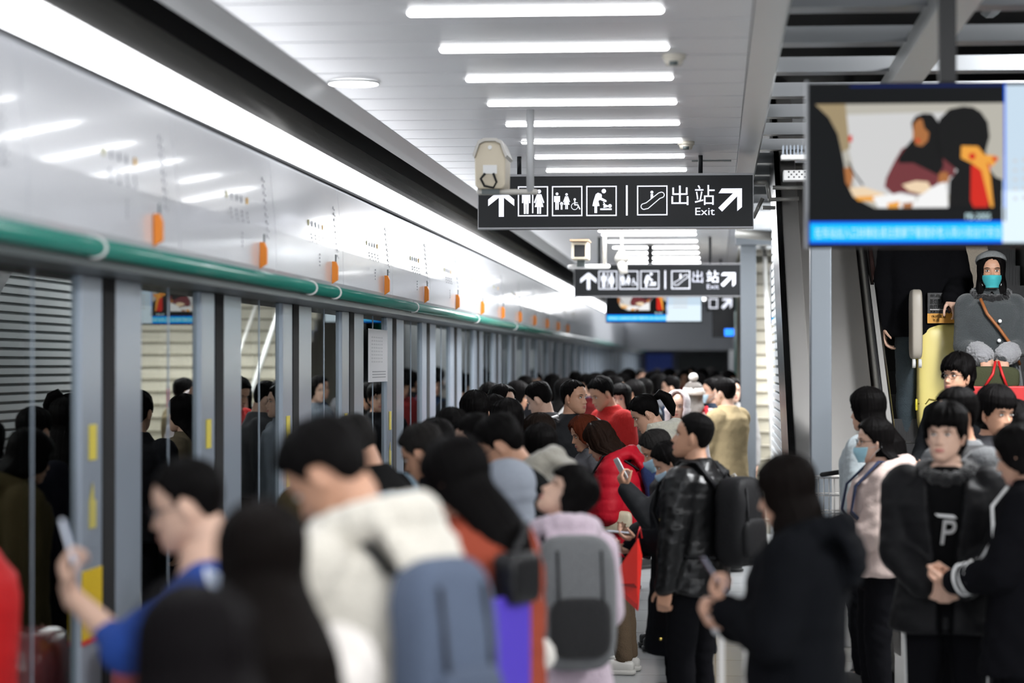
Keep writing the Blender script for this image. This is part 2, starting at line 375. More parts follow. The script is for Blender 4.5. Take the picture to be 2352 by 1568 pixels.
obj('sheet', pn, mat('paper', (.70, .70, .72), rough=.6), s, smooth=False)
me = M()
for a in range(6):
    for b in range(8): me.add(box(.002, .003, -.32 + a * .10, -.30 + a * .10, -.16 + b * .025, -.150 + b * .025))
for b in range(3): me.add(box(.002, .003, -.3, .4, -.27 + b * .02, -.263 + b * .02))
obj('characters', me, M_INK, s, smooth=False)

# ceiling tube lights
L0 = None; k = 0
ys = [9.88 + 1.168 * i for i in range(-12, 15)]; yy = 27.0
while yy < 37: ys.append(yy); yy += 1.5
yy = 42.0
while yy < 57: ys.append(yy); yy += 3
pos = ['at the top edge of the photo', 'second from the top', 'third from the top beside the round downlight', 'fourth from the top', 'fifth from the top crossing the camera pole', 'sixth from the top', 'seventh from the top', 'just above the exit sign']
for i, y in enumerate(ys):
    if L0 is None:
        o = empty('ceiling_light', (0, 0, H))
        obj('tube', M().add(cap((-1.247, 0, -.004), .0135, (-.223, 0, -.004), .0135, 12)), M_LIGHT, o)
        obj('housing', M().add(box(-1.26, -.21, -.026, .026, -.003, .02)), M_TRIM, o, smooth=False); L0 = o
    else: o = copy_tree(L0)
    o.location = (0, y, H)
    j = i - 12
    tag(o, ('white ceiling tube light ' + pos[j]) if 0 <= j < 8 else ('white ceiling tube light above the top edge, %s back from the frame' % ON[-j - 1] if j < 0 else 'white ceiling tube light beyond the exit sign, %s of the distant rows' % ON[min(j - 8, 33)]), 'light', 'tube lights in the white ceiling')
def downlight(x, y, lab):
    o = empty('downlight', (x, y, H)); obj('lens', M().add(cyl((0, 0, -.015), (0, 0, .0), .125, n=32)), M_LIGHT, o, smooth=False)
    obj('rim', M().add(tube([(.13 * math.cos(a), .13 * math.sin(a), -.008) for a in np.linspace(0, 2 * PI, 32, endpoint=False)], .008, 6, closed=True)), M_TRIM, o); tag(o, lab, 'light'); return o
downlight(-1.87 + .02, 12.3, 'round white downlight in the ceiling left of the third tube light')
# smoke detectors, vents
for (px, py, s_, lab) in ((1548, 112, 490, 'cream ceiling smoke detector right of the second tube light'), (1576, 316, 352, 'cream ceiling smoke detector right of the sixth tube light')):
    x, y, z = unproj(px, py, s_); o = empty('smoke_detector', (x, (H - CAMZ) and y, H)); tag(o, lab, 'smoke detector')
    obj('base', M().add(cyl((0, 0, -.02), (0, 0, 0), .055)), mat('cream_plastic', (.62, .58, .50), rough=.5), o)
    obj('head', M().add(cyl((0, 0, -.05), (0, 0, -.02), .038, .048)), MC['cream_plastic'], o)
    obj('sensor', M().add(box(-.02, .02, -.052, -.046, -.055, -.035)), M_DKG, o)
x, y, z = unproj(1612, 382, 322); o = empty('ceiling_grille', (x + .05, y, H)); tag(o, 'narrow slotted ceiling grille right of the tube light above the sign', 'vent')
obj('slots', M().add(box(-.12, .16, -.04, .04, -.006, .0)), M_DKG, o, smooth=False)
# open ceiling to the right: joists, runner, pipes
J0 = None
for i in range(22):
    y = 8.4 + i * 1.17
    if J0 is None:
        o = obj('ceiling_joist', M().add(box(.30, 3.95, -.16, .16, 0, .05)).add(box(.30, 3.95, -.17, -.15, -.02, .06)), mat('joist_grey', (.26, .27, .28), rough=.35, metal=.4), smooth=False); J0 = o
    else: o = J0.copy(); COL.objects.link(o)
    o.location = (0, y, H + .12)
    if y > 19.5: o.scale = (.35 if y > 19.5 else 1, 1, 1); o.location.x = .2
    tag(o, 'grey metal joist, %s from the top right, ' % ON[i] + ('above the big screen' if i < 8 else 'between the exit sign and the big screen'), 'joist', 'joists of the open ceiling')
tag(obj('ceiling_runner', M().add(box(.92, 1.08, 5, 18.5, H + .02, H + .12)), mat('runner_white', (.62, .62, .60), rough=.35), smooth=False), 'white beam running away under the grey joists at the top right', 'beam')
m = M()
for x, z in ((.7, 3.95), (1.5, 3.9), (2.1, 4.0), (3.0, 3.92)): m.add(cyl((x, 5, z), (x, 13.4, z), .06, n=10))
tag(obj('ceiling_pipes', m, M_DKG), 'dark pipes in the black void above the joists', 'pipe', kind='stuff')
# boxes and brackets hanging beside the sign
x, y, z = unproj(1795, 350, 420); o = empty('lamp_grille', (x, y, z)); tag(o, 'grey louvred light fitting half hidden behind the big screen', 'light fitting')
obj('tray', M().add(box(0, .30, 0, .10, -.035, -.01)), M_WHITE, o, smooth=False)
m = M()
for i in range(14): m.add(box(.008 + i * .02, .014 + i * .02, -.004, .10, -.01, .04))
obj('louvres', m, M_BLUEG, o, smooth=False)
x, y, z = unproj(1800, 402, 400); o = empty('cable_tray', (x, y, z)); tag(o, 'white perforated metal channel end beside the big screen', 'cable tray')
obj('channel', M().add(box(0, .3, 0, .14, -.028, .03)), M_WHITE, o, smooth=False, bevel=.004)
m = M()
for r in range(3):
    for c in range(8): m.add(cyl((.03 + c * .03 + (r % 2) * .015, -.001, -.01 + r * .015), (.03 + c * .03 + (r % 2) * .015, .002, -.01 + r * .015), .005, n=8))
obj('holes', m, M_BLACK, o)
m = M(); mg = mat('bracket_grey', (.33, .33, .31), rough=.45, metal=.4)
for (a, b, c, d, s_) in ((1730, 418, 1762, 418, 330), (1762, 418, 1768, 455, 330), (1775, 430, 1845, 430, 330), (1765, 458, 1835, 455, 320), (1752, 476, 1822, 478, 310), (1730, 500, 1752, 455, 320), (1690, 535, 1812, 545, 240)):
    p = unproj(a, b, s_); q = unproj(c, d, s_); m.add(tube([p, q], .016 if s_ > 250 else .05, 6))
tag(obj('pipe_brackets', m, mg), 'tangle of grey conduits and brackets hanging between exit sign and big screen', 'brackets', kind='stuff')
# columns, escalator enclosure
def column(x0, x1, y0, y1, z1, lab, cap_=False):
    o = empty('steel_column', ((x0 + x1) / 2, (y0 + y1) / 2, 0)); w_, d_ = (x1 - x0) / 2, (y1 - y0) / 2
    obj('shaft', M().add(box(-w_, w_, -d_, d_, 0, z1)), mat('column_grey', (.21, .235, .26), rough=.4, metal=.3), o, smooth=False, bevel=.008)
    obj('base_plate', M().add(box(-w_ - .03, w_ + .03, -d_ - .03, d_ + .03, 0, .02)), M_STEEL, o, smooth=False)
    if cap_: obj('capital', M().add(box(-w_ - .05, w_ + .35, -d_ - .03, d_ + .03, z1, z1 + .16)), MC['column_grey'], o, smooth=False)
    tag(o, lab, 'column'); return o
xa, ya, _ = unproj(1701, 560, 222); xb, yb, _ = unproj(1737, 560, 222)
column(xa, xb, ya, ya + .16, 3.18, 'slim grey steel column beyond the crowd beside the tiled stairs', True)
xa, ya, _ = unproj(1862, 560, 385); xb, _, _ = unproj(1910, 560, 385)
column(xa, xb, ya, ya + .22, 3.6, 'grey steel column standing below the big screen beside the escalator')
ESX0, ESX1 = .50, 2.55; EY = 14.0; SL = math.tan(math.radians(30))
esc = empty('escalator', (0, EY, 0)); tag(esc, 'stainless steel escalator rising away on the right with riders coming down', 'escalator')
def inc(x0, x1, za, zb, ys, ye, y0=EY):  # inclined band between heights za..zb above the pitch line
    a = [(ys, za + max(0, ys - y0) * SL), (ye, za + (ye - y0) * SL), (ye, zb + (ye - y0) * SL), (ys, zb + max(0, ys - y0) * SL)]
    n = 4; v = [(x0, p - EY, q) for p, q in a] + [(x1, p - EY, q) for p, q in a]
    return v, [(0, 1, 2, 3), (7, 6, 5, 4), (0, 4, 5, 1), (1, 5, 6, 2), (2, 6, 7, 3), (3, 7, 4, 0)]
YT = 19.6
# outer clad side with horizontal slats
m = M(); z = .05
while z < 3.5:
    ys_ = max(EY + .3, EY + (z - .55) / SL + .0); 
    if ys_ < 21.5: m.add(box(ESX0, ESX0 + .03, ys_ - EY, 21.5 - EY, z, z + .045))
    z += .07
obj('slatted_side', m, mat('slat_grey', (.60, .63, .64), rough=.4, metal=.1), esc, smooth=False)
v = [(ESX0 + .04, .3, 0), (ESX0 + .04, 8, 0), (ESX0 + .04, 8, 4.1), (ESX0 + .04, 6.2, 4.1), (ESX0 + .04, .3, .7)]
v += [(ESX0 + .10, b, c) for a, b, c in v]
obj('side_backing', M().add((v, [(4, 3, 2, 1, 0), (5, 6, 7, 8, 9)] + [(i, (i + 1) % 5, (i + 1) % 5 + 5, i + 5) for i in range(5)])), M_DKG, esc, smooth=False)
obj('deck_panel', M().add(inc(ESX0 + .10, 1.02, .25, .66, EY + .1, YT)), M_STEEL, esc, smooth=False, bevel=.01)
obj('side_edge', M().add(inc(ESX0 - .02, ESX0 + .10, .2, 1.02, EY + .6, YT)), M_STEEL, esc, smooth=False, bevel=.01)
obj('side_glass_edge', M().add(inc(ESX0 - .06, ESX0 - .025, .2, 1.06, EY + .6, YT)), M_STEELD, esc, smooth=False)
for xx in (1.06, 2.36):
    obj('balustrade', M().add(inc(xx - .015, xx + .015, .30, .98, EY - .2, YT)), M_STEEL, esc, smooth=False)
    r = [(xx, -.35, .75), (xx, -.42, .86), (xx, -.30, .98), (xx, 0, 1.0)] + [(xx, t, 1.0 + t * SL) for t in np.linspace(.1, YT - EY, 8)]
    obj('handrail', M().add(tube(r, .038, 10)), M_STEELD, esc)
    obj('skirt', M().add(inc(xx - .05, xx + .10 if xx < 2 else xx + .15, -.2, .30, EY - .2, YT)), M_STEEL, esc, smooth=False)
m = M(); STX0, STX1 = 1.17, 2.28
n = 0; yy = EY
while yy < YT + 1:
    zz = (yy - EY) * SL; m.add(box(STX0, STX1, yy - EY, yy - EY + .30, max(0, zz) - .2, zz + .155)); yy += .2742 / (.2742 * SL / .158) if False else .274
    n += 1
obj('steps', m, mat('step_black', (.012, .012, .013), rough=.5, bump=.3, bscale=80, stretch=(1, .1, .1)), esc, smooth=False)
obj('landing_plate', M().add(box(1.0, 2.45, -.9, 0, 0, .01)), M_STEELD, esc, smooth=False)
def step_z(y): return max(0, math.floor((y - EY) / .274)) * .274 * SL + .155
# dark lining right of the escalator
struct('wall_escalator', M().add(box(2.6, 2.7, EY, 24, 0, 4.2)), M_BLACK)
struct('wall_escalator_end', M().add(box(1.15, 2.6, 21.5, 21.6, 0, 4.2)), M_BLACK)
# tiled stairs further back
st = empty('tiled_staircase', (0, 28, 0)); tag(st, 'beige tiled staircase rising behind the slim grey column', 'staircase')
ms = M(); mn = M(); my = M()
for i in range(22):
    ms.add(box(.42, 3.6, i * .28, i * .28 + .30, i * .16 - .001 if i else 0, (i + 1) * .16), 0)
    mn.add(box(.42, 3.6, i * .28 - .012, i * .28 + .002, (i + 1) * .16 - .022, (i + 1) * .16 + .002))
    my.add(box(.92, .95, i * .28 - .015, i * .28 + .004, (i + 1) * .16 - .05, (i + 1) * .16 + .003))
obj('treads', ms, M_BEIGE, st, smooth=False); obj('nosing', mn, M_GROUT, st, smooth=False); obj('yellow_mark', my, M_YEL, st, smooth=False)
obj('centre_handrail', M().add(tube([(.66, -.1, .95), (.66, 6, .95 + 6 * .5714)], .03, 8)).add(box(.64, .68, -.1, -.06, 0, .95)), mat('rail_white', (.8, .8, .78), rough=.3), st)
obj('side_rail', M().add(tube([(1.0, -.1, .9), (1.0, 6, .9 + 6 * .5714)], .022, 8)).add(box(.99, 1.01, -.1, -.08, 0, .9)), M_STEEL, st)
o = obj('red_strip_sign', M().add(box(0, .02, 0, .01, 0, .30)), M_RED, smooth=False); o.location = unproj(1818, 960, 222)
q_ = obj('sign_post', M().add(box(0, .02, .012, .03, -o.location.z, .32)), M_STEEL, o, smooth=False); tag(o, 'thin red vertical strip beside the stair edge', 'sign')
struct('wall_stair', M().add(box(.3, 4, 34.3, 34.4, 0, 4.2)), mat('stair_wall', (.40, .38, .32), rough=.5))
struct('wall_far_right', M().add(box(.45, .6, 42, 84.9, 0, 3.4)), M_WALLG)
for (x, y, lab) in ((1.95, 27.0, 'teal clad pillar seen mirrored in the nearest door glass'), (2.0, 26.2, 'teal clad pillar mirrored further along the door glass'), (1.5, 41, 'teal clad pillar standing behind the tiled stairs')):
    o = obj('teal_pillar', M().add(cyl((0, 0, 0), (0, 0, 4.1), .18, n=20)), M_TEAL); o.location = (x, y, 0) if y != 26.2 else (.50, 39.5, 0); 
    tag(o, lab, 'pillar', 'teal pillars')
# far end
struct('trim_5', M().add(box(-2.2, .45, 60, 60.4, 2.29, 3.4)), mat('bulkhead', (.45, .47, .5), rough=.4))
struct('ceiling_far', M().add(box(-2.2, .45, 60.4, 84.9, 2.6, 2.7)), M_WALLG)
struct('door_1', M().add(box(-2.4, -1.5, 84.7, 84.95, 0, 2.3)), mat('far_blue_glow', (.02, .05, .2), rough=.4, emit=.05, ecol=(.05, .1, .5)))  # blue glow of the far end put into this door's colour and emission
struct('door_2', M().add(box(-1.3, .3, 84.7, 84.95, 0, 2.25)), M_DKG)
lamp('far_area_light', (-.9, 70, 2.55), (2, 12), 120)  # plain area lights over the far platform, no fitting modelled
lamp('far_area_light', (-.9, 48, 3.36), (1.6, 8), 120)

# ------------------------------------------------------------------ exit signs
M_SIGN = mat('sign_black', (.010, .011, .013), rough=.4, spec=.3); M_SW = mat('sign_white', (.8, .82, .88), rough=.5, emit=.5, ecol=(.82, .84, .95)); M_EDGE = mat('sign_edge', (.30, .30, .31), rough=.4, metal=.6)
def pict_person(f, x, y, s, skirt=False, bare=False):
    f.disc(x, y, 16 * s)
    if not skirt:
        f.poly([(x - 34 * s, y + 24 * s), (x + 34 * s, y + 24 * s), (x + 34 * s, y + 92 * s), (x + 23 * s, y + 92 * s), (x + 21 * s, y + 45 * s), (x + 19 * s, y + 178 * s), (x + 2 * s, y + 178 * s), (x + 2 * s, y + 100 * s), (x - 2 * s, y + 100 * s), (x - 2 * s, y + 178 * s), (x - 19 * s, y + 178 * s), (x - 21 * s, y + 45 * s), (x - 23 * s, y + 92 * s), (x - 34 * s, y + 92 * s)], 0, False)
    else:
        f.poly([(x - 18 * s, y + 22 * s), (x + 18 * s, y + 22 * s), (x + 42 * s, y + 88 * s), (x + 32 * s, y + 94 * s), (x + 15 * s, y + 50 * s), (x + 36 * s, y + 124 * s), (x + 16 * s, y + 124 * s), (x + 16 * s, y + 178 * s), (x + 2 * s, y + 178 * s), (x + 2 * s, y + 124 * s), (x - 2 * s, y + 124 * s), (x - 2 * s, y + 178 * s), (x - 16 * s, y + 178 * s), (x - 16 * s, y + 124 * s), (x - 36 * s, y + 124 * s), (x - 15 * s, y + 50 * s), (x - 32 * s, y + 94 * s), (x - 42 * s, y + 88 * s)], 0, False)
SG = 1 / (3.459 * 330)
def exit_sign():
    o = empty('exit_sign', (0, 0, 0))
    W_ = 2176 * SG; Hh = 405 * SG
    obj('board', M().add(box(0, W_, 0, .12, -Hh, 0)), M_SIGN, o, smooth=False)
    obj('edge_rim', M().add(box(-.006, W_ + .006, -.006, .126, -Hh - .012, -Hh)).add(box(-.006, W_ + .006, -.004, .124, 0, .015)).add(box(-.006, 0, -.003, .12, -Hh, 0)).add(box(W_, W_ + .006, -.003, .12, -Hh, 0)), M_EDGE, o, smooth=False)
    f = Flat(66, 90, SG); f.k = 3
    f.poly([(143, 325), (143, 272), (236, 195), (262, 195), (352, 272), (352, 325), (269, 258), (269, 410), (228, 410), (228, 258)])
    f.frame(380, 168, 622, 408, 10); f.rect(494, 190, 504, 383, 0, 0); pict_person(f, 447, 210, 1.0); pict_person(f, 550, 210, 1.0, True)
    f.frame(652, 168, 895, 408, 10); pict_person(f, 693, 230, .71); pict_person(f, 769, 235, .66, True)
    f.disc(729, 303, 9); f.stroke([(717, 305), (722, 318), (736, 318), (741, 303)], 5); f.rect(722, 315, 736, 340, 0, 0); f.stroke([(725, 338), (725, 353)], 6); f.stroke([(733, 338), (733, 353)], 6)
    f.disc(834, 275, 10); f.stroke([(834, 290), (834, 318), (858, 318), (874, 350)], 10); f.stroke([(836, 300), (855, 302)], 6)
    f.stroke([(833 + 26 * math.cos(a), 330 + 26 * math.sin(a)) for a in np.linspace(.1, 4.4, 14)], 5)
    f.frame(925, 168, 1168, 408, 10); f.disc(1065, 210, 18)
    f.poly([(1018, 222), (1045, 232), (1050, 245), (1048, 262), (1085, 282), (1088, 294), (1076, 298), (1035, 280), (1022, 288), (1032, 328), (1012, 330), (1012, 384), (990, 384), (990, 330), (974, 328), (982, 290), (1000, 235)], 0, False)
    f.disc(1114, 328, 15); f.stroke([(1065, 318), (1095, 330), (1068, 336)], 14); f.stroke([(1063, 300), (1072, 312)], 8); f.rect(1036, 347, 1128, 361, 0, 0)
    f.rect(1240, 165, 1255, 405, 0, 0)
    f.frame(1328, 168, 1570, 405, 10); f.disc(1446, 221, 12); f.poly([(1436, 236), (1456, 236), (1456, 262), (1436, 278)], 0, False)
    pts = [(1398 + 18, 354 - 4)] + [(1383 + 23 * math.cos(a), 334 + 23 * math.sin(a)) for a in np.linspace(1.1, 4.7, 9)] + [(1402, 304), (1500, 227)] + [(1522 + 22 * math.cos(a), 243 + 22 * math.sin(a)) for a in np.linspace(-1.9, 1.5, 9)] + [(1508, 272)]
    f.stroke(pts, 7, closed=True)
    f.text('出', 1600, 170, 1735, 325); f.text('站', 1785, 167, 1942, 325); f.text('Exit', 1789, 346, 1942, 405)
    f.k += 1; f.poly([(1997, 195), (2157, 195), (2157, 343), (2119, 375), (2119, 258), (2000, 378), (1970, 348), (2086, 233), (1972, 233)])
    obj('lettering', f.m, M_SW, o, smooth=False)
    for x in (.28, 1.545): obj('hanger_rod', M().add(cyl((x, .06, .01), (x, .06, .22), .016, n=12)), M_SIGN, o)
    return o
x, y, z = unproj(1099, 404, 330); sg = exit_sign(); sg.location = (-1.645, 16.8, z); tag(sg, 'large sharp black exit sign with white pictograms hanging nearest the camera', 'sign', 'black exit signs')
sg2 = copy_tree(sg); sg2.location = (-1.60, 27.6, CAMZ + (835 - 608) / 201); tag(sg2, 'blurred smaller black exit sign hanging behind and below the first one', 'sign', 'black exit signs')
for ch in sg2.children:
    if ch.name.startswith('hanger'): ch.scale = (1, 1, 1.5)
o = empty('direction_sign', unproj(1622, 678, 165)); tag(o, 'small blurred black direction sign with a white arrow under the second exit sign', 'sign')
obj('board', M().add(box(0, .41, 0, .1, -.22, 0)), M_SIGN, o, smooth=False)
f = Flat(0, 0, .01); f.poly([(24, 4), (36, 4), (36, 15), (33, 18), (33, 10), (24, 19), (21, 16), (30, 7), (22, 7)]); f.frame(4, 4, 16, 18, 1.5)
obj('arrow', f.m, M_SW, o, smooth=False); obj('hanger_rod', M().add(cyl((.2, .05, 0), (.2, .05, .5), .015)), M_SIGN, o)
o = empty('hanging_box', unproj(1636, 700, 165)); tag(o, 'dark hanging unit with a glowing blue lower edge beside the slim column', 'screen')
obj('body', M().add(box(0, .31, 0, .08, -.45, 0)), M_SIGN, o, smooth=False); obj('blue_strip', M().add(box(.17, .30, -.003, 0, -.43, -.33)), mat('blue_glow', (.02, .2, 1), emit=1.2), o, smooth=False)

# ------------------------------------------------------------------ information screens
def em(n, c, s=1.0): return mat('screen_' + n, (.002, .002, .002), rough=.5, spec=.1, emit=s * .6, ecol=c)
def tv():
    """local units: photo pixels of the big screen / 600"""
    o = empty('information_screen'); S = 1 / 600.
    obj('casing', M().add(box(0, 700 * S, 0, .10, -378 * S, 0)), mat('screen_casing', (.005, .005, .006), rough=.4, spec=.2), o, smooth=False, bevel=.006)
    obj('bezel_edge', M().add(box(-.010, 0, .0, .11, -378 * S, .01)), mat('bezel_grey', (.22, .23, .24), rough=.4), o, smooth=False)
    mats = [em('black', (.004, .005, .006), .8), em('wall', (.50, .48, .42), .9), em('blue', (0, .13, .95), 1), em('cyan', (0, .55, .95), 1), em('text', (.7, .95, 1), 1), em('pale', (.55, .68, .80), 1), em('hair', (.006, .006, .006), .8), em('skin', (.42, .16, .05), .9), em('plaid', (.16, .035, .04), 1), em('white', (.85, .85, .85), 1), em('gold', (.80, .35, .05), 1), em('red', (.60, .02, .01), 1), em('cream', (.80, .62, .42), 1), em('navy', (0, .01, .10), 1), em('palelow', (.75, .88, .98), 1), em('wall2', (.62, .62, .62), .95), em('tan', (.36, .28, .16), .9)]
    f = Flat(1850, 180, S); f.ox = 0; f.oy = 0; f.sc = S / 3.92; f.k = 2
    # pixel frame: zoom of the screen, 3.92 px per photo px, origin (40,60)
    f.ox = 28; f.oy = 60
    f.rect(40, 80, 1775, 1320, 0); f.rect(400, 84, 1775, 104, 13); f.rect(1775, 95, 2740, 720, 5); f.rect(1755, 720, 2740, 1040, 5, 0); f.rect(1745, 1040, 2740, 1505, 14, 0)
    f.rect(1768, 85, 1782, 1310, 2)
    for r in range(5): f.rect(1850, 760 + r * 85, 1880, 785 + r * 85, 15); f.rect(1930, 750 + r * 85, 2350, 758 + r * 85 + 22, 15, 0)
    # broadcast picture
    f.poly([(90, 255), (1765, 255), (1765, 950), (1650, 900), (1250, 1190), (620, 1190), (430, 1090), (380, 980), (330, 700), (290, 520), (210, 370)], 1)
    f.poly([(360, 350), (1500, 330), (1500, 1050), (900, 1100), (440, 1010), (420, 800), (380, 640)], 15)
    f.poly([(90, 255), (360, 255), (400, 650), (330, 690), (290, 520), (210, 370)], 16)
    f.poly([(385, 540), (418, 535), (418, 595), (388, 598)], 11)
    f.poly([(345, 830), (400, 820), (430, 900), (400, 1020), (360, 960)], 7); f.stroke([(385, 780), (430, 870), (510, 980)], 16, 0, up=True)
    f.poly([(390, 1010), (520, 1000), (700, 1060), (760, 1130), (600, 1140), (430, 1090)], 12); f.poly([(440, 1090), (640, 1080), (600, 1130), (470, 1125)], 10)
    f.poly([(600, 1090), (800, 1060), (980, 1090), (990, 1190), (650, 1190)], 9); f.poly([(730, 1150), (840, 1130), (830, 1190), (735, 1190)], 10); f.poly([(860, 1150), (960, 1140), (950, 1190), (870, 1190)], 7)
    f.poly([(940, 620), (860, 660), (800, 760), (720, 920), (705, 1000), (780, 1070), (850, 1050), (980, 1080), (1100, 1060), (1200, 950), (1330, 900), (1330, 830), (1220, 740), (1170, 620)], 8)
    f.poly([(1050, 345), (980, 370), (945, 430), (965, 560), (900, 640), (830, 740), (830, 790), (960, 790), (1100, 860), (1180, 900), (1230, 820), (1200, 600), (1190, 430), (1130, 350)], 6)
    f.poly([(1010, 395), (965, 440), (955, 560), (985, 630), (1040, 640), (1090, 590), (1100, 520), (1060, 480), (1040, 400)], 7); f.poly([(985, 575), (1010, 570), (1020, 600), (990, 605)], 11)
    f.poly([(860, 985), (980, 950), (1090, 960), (1120, 1020), (1040, 1070), (920, 1040)], 12)
    f.poly([(1190, 880), (1260, 870), (1280, 940), (1220, 1010), (1180, 960)], 7)
    f.poly([(1240, 960), (1260, 1060), (1270, 1190), (970, 1190), (1000, 1100), (1120, 1010)], 9)
    f.poly([(1400, 285), (1280, 310), (1190, 400), (1170, 560), (1210, 740), (1350, 860), (1280, 950), (1270, 1190), (1765, 1190), (1740, 990), (1640, 860), (1600, 690), (1635, 560), (1620, 430), (1560, 340), (1490, 295)], 6)
    f.poly([(1470, 810), (1640, 800), (1620, 1190), (1490, 1190), (1465, 1130)], 11)
    f.poly([(1385, 640), (1530, 645), (1590, 720), (1680, 730), (1720, 750), (1660, 830), (1610, 790), (1640, 900), (1668, 1190), (1640, 1190), (1560, 860), (1480, 800), (1380, 750)], 10)
    f.disc(1480, 735, 30, 11, True); f.disc(1680, 760, 22, 11)
    f.rect(40, 1196, 1775, 1315, 0)
    f.text('PB-2005', 1420, 1245, 1640, 1300, 4)
    f.rect(36, 1312, 1745, 1510, 2); f.rect(44, 1335, 1745, 1485, 3); f.rect(1745, 1040, 1760, 1505, 14)
    f.text('在车站出入口扶梯处请注意脚下看管好老人和小孩出行安全', 85, 1365, 1735, 1460, 4)
    obj('display', f.m, mats, o, smooth=False)
    obj('hanger', M().add(box(.50, .565, .03, .09, 0, 1.17)), mat('pole_black', (.01, .01, .01), rough=.5), o, smooth=False)
    return o
t = tv(); X_, Y_, Z_ = unproj(1857, 190, 600); t.location = (X_, Y_, Z_); tag(t, 'large hanging information screen at the upper right showing a seated woman', 'screen', 'information screens')
t2 = copy_tree(t); X_, Y_, Z_ = unproj(1393, 622, 188); t2.location = (X_, Y_, Z_); tag(t2, 'small distant information screen hanging below the second exit sign', 'screen', 'information screens')
for i_, (yy_, lab_) in enumerate(((36.5, 'information screen over the platform mirrored in the door glass'), (24.0, 'information screen beside the escalator mirrored in the door glass'))):
    t3 = copy_tree(t); t3.location = (.75 if i_ == 0 else -.2 + 1.0, yy_, 3.02); tag(t3, lab_, 'screen', 'information screens')
    if i_ == 1: t3.location = (.62, 26.8, 3.02)

# ------------------------------------------------------------------ surveillance cameras
M_CAMW = mat('camera_grey', (.52, .50, .46), rough=.4); M_CAMB = mat('camera_beige', (.62, .55, .42), rough=.45)
x, y, z = unproj(1218, 440, 403)
o = empty('surveillance_camera', (x, y, z)); tag(o, 'grey surveillance camera seen from behind on a bracket, partly covering the first exit sign', 'camera', 'surveillance cameras')
obj('pole', M().add(cyl((0, 0, 0), (0, 0, H - z), .022, n=16)), mat('pole_grey', (.50, .51, .52), rough=.4), o)
obj('arm', M().add(cap((-.29, 0, .0), .017, (.03, 0, 0), .017)), M_CAMW, o)
hx = -.225
prof = [(-.085, .035), (-.065, .015), (.065, .015), (.085, .035), (.088, .19), (.06, .27), (.03, .285), (-.03, .285), (-.06, .27), (-.088, .19)]
v = [(hx + a, -.06, b) for a, b in prof] + [(hx + a, .28, b) for a, b in prof]
obj('housing', M().add((v, [tuple(range(9, -1, -1)), tuple(range(10, 20))] + [(i, (i + 1) % 10, (i + 1) % 10 + 10, i + 10) for i in range(10)])), M_CAMB, o, smooth=False, bevel=.008)
v = [(hx + a * 1.12, -.08, b * 1.02 + .012) for a, b in prof[4:]] + [(hx + a * 1.0, -.08, b) for a, b in prof[4:][::-1]]
n_ = len(v); v2 = v + [(a, .32, c) for a, b, c in v]
obj('sun_shield', M().add((v2, [tuple(range(n_ - 1, -1, -1)), tuple(range(n_, 2 * n_))] + [(i, (i + 1) % n_, (i + 1) % n_ + n_, i + n_) for i in range(n_)])), M_CAMW, o, smooth=False)
obj('back_plate', M().add(box(hx - .04, hx + .04, -.066, -.06, .10, .15)).add(cyl((hx, -.068, .25), (hx, -.06, .25), .012)), M_WHITE, o, smooth=False)
obj('cable', M().add(tube([(hx - .03, -.065, .1), (hx - .05, -.09, .07), (hx - .03, -.08, .03), (hx + .02, -.07, .02), (hx + .04, -.09, .05), (hx + .02, -.07, .1)], .007, 8)), M_BLACK, o)
obj('mount', M().add(box(hx - .05, hx + .05, -.03, .08, -.012, .02)), M_DKG, o, smooth=False)
x, y, z = unproj(1389, 612, 252)
o = empty('surveillance_camera', (x, y, z)); tag(o, 'small beige surveillance camera facing the viewer on a thin white bracket beyond the first sign', 'camera', 'surveillance cameras')
obj('pole', M().add(cyl((0, 0, 0), (0, 0, H - z), .018)), M_CAMW, o); obj('arm', M().add(cap((-.32, 0, 0), .022, (.03, 0, 0), .022)), M_WHITE, o)
obj('housing', M().add(box(-.29, -.14, -.25, .1, .06, .22)), M_CAMB, o, smooth=False, bevel=.01); obj('sun_shield', M().add(box(-.30, -.13, -.32, .1, .22, .235)), mat('shield_brown', (.30, .20, .12), rough=.5), o, smooth=False)
obj('lens', M().add(box(-.265, -.165, -.255, -.25, .08, .19)), M_BLACK, o, smooth=False); obj('mount', M().add(box(-.25, -.18, -.05, .05, .0, .06)), M_DKG, o, smooth=False)
x, y, z = unproj(1428, 600, 235)
o = empty('hanging_speaker', (x, y, z)); tag(o, 'grey hanging horn speaker between the two exit signs', 'speaker')
obj('rod', M().add(cyl((0, 0, .05), (0, 0, H - z), .014)), M_CAMW, o); obj('horn', M().add(cyl((0, -.06, .02), (0, .04, .10), .07, .03)).add(cyl((0, 0, .0), (.02, 0, -.12), .05, .04)), M_CAMW, o)
# ------------------------------------------------------------------ people
HZ = np.array([0, .010, .025, .045, .070, .095, .115, .140, .165, .190, .210, .224, .2305])
HW = np.array([.018, .034, .047, .058, .065, .069, .071, .075, .076, .069, .053, .032, .004])
HF = np.array([.074, .084, .088, .088, .087, .086, .085, .088, .086, .073, .051, .027, .0])
HB = np.array([.045, .010, -.02, -.045, -.065, -.082, -.091, -.099, -.099, -.090, -.068, -.040, -.012])
def outline(z, th):
    """point on the bare head at height z (chin = 0) and angle th (0 = front)"""
    w_ = np.interp(z, HZ, HW); f_ = np.interp(z, HZ, HF); b_ = np.interp(z, HZ, HB)
    s_, c_ = np.sin(th), np.cos(th); e = .9
    return np.stack([w_ * np.sign(s_) * np.abs(s_) ** e, (f_ + b_) / 2 + (f_ - b_) / 2 * np.sign(c_) * np.abs(c_) ** e, z + 0 * w_], -1)
def ga(x, c, s): return np.exp(-((x - c) / s) ** 2)
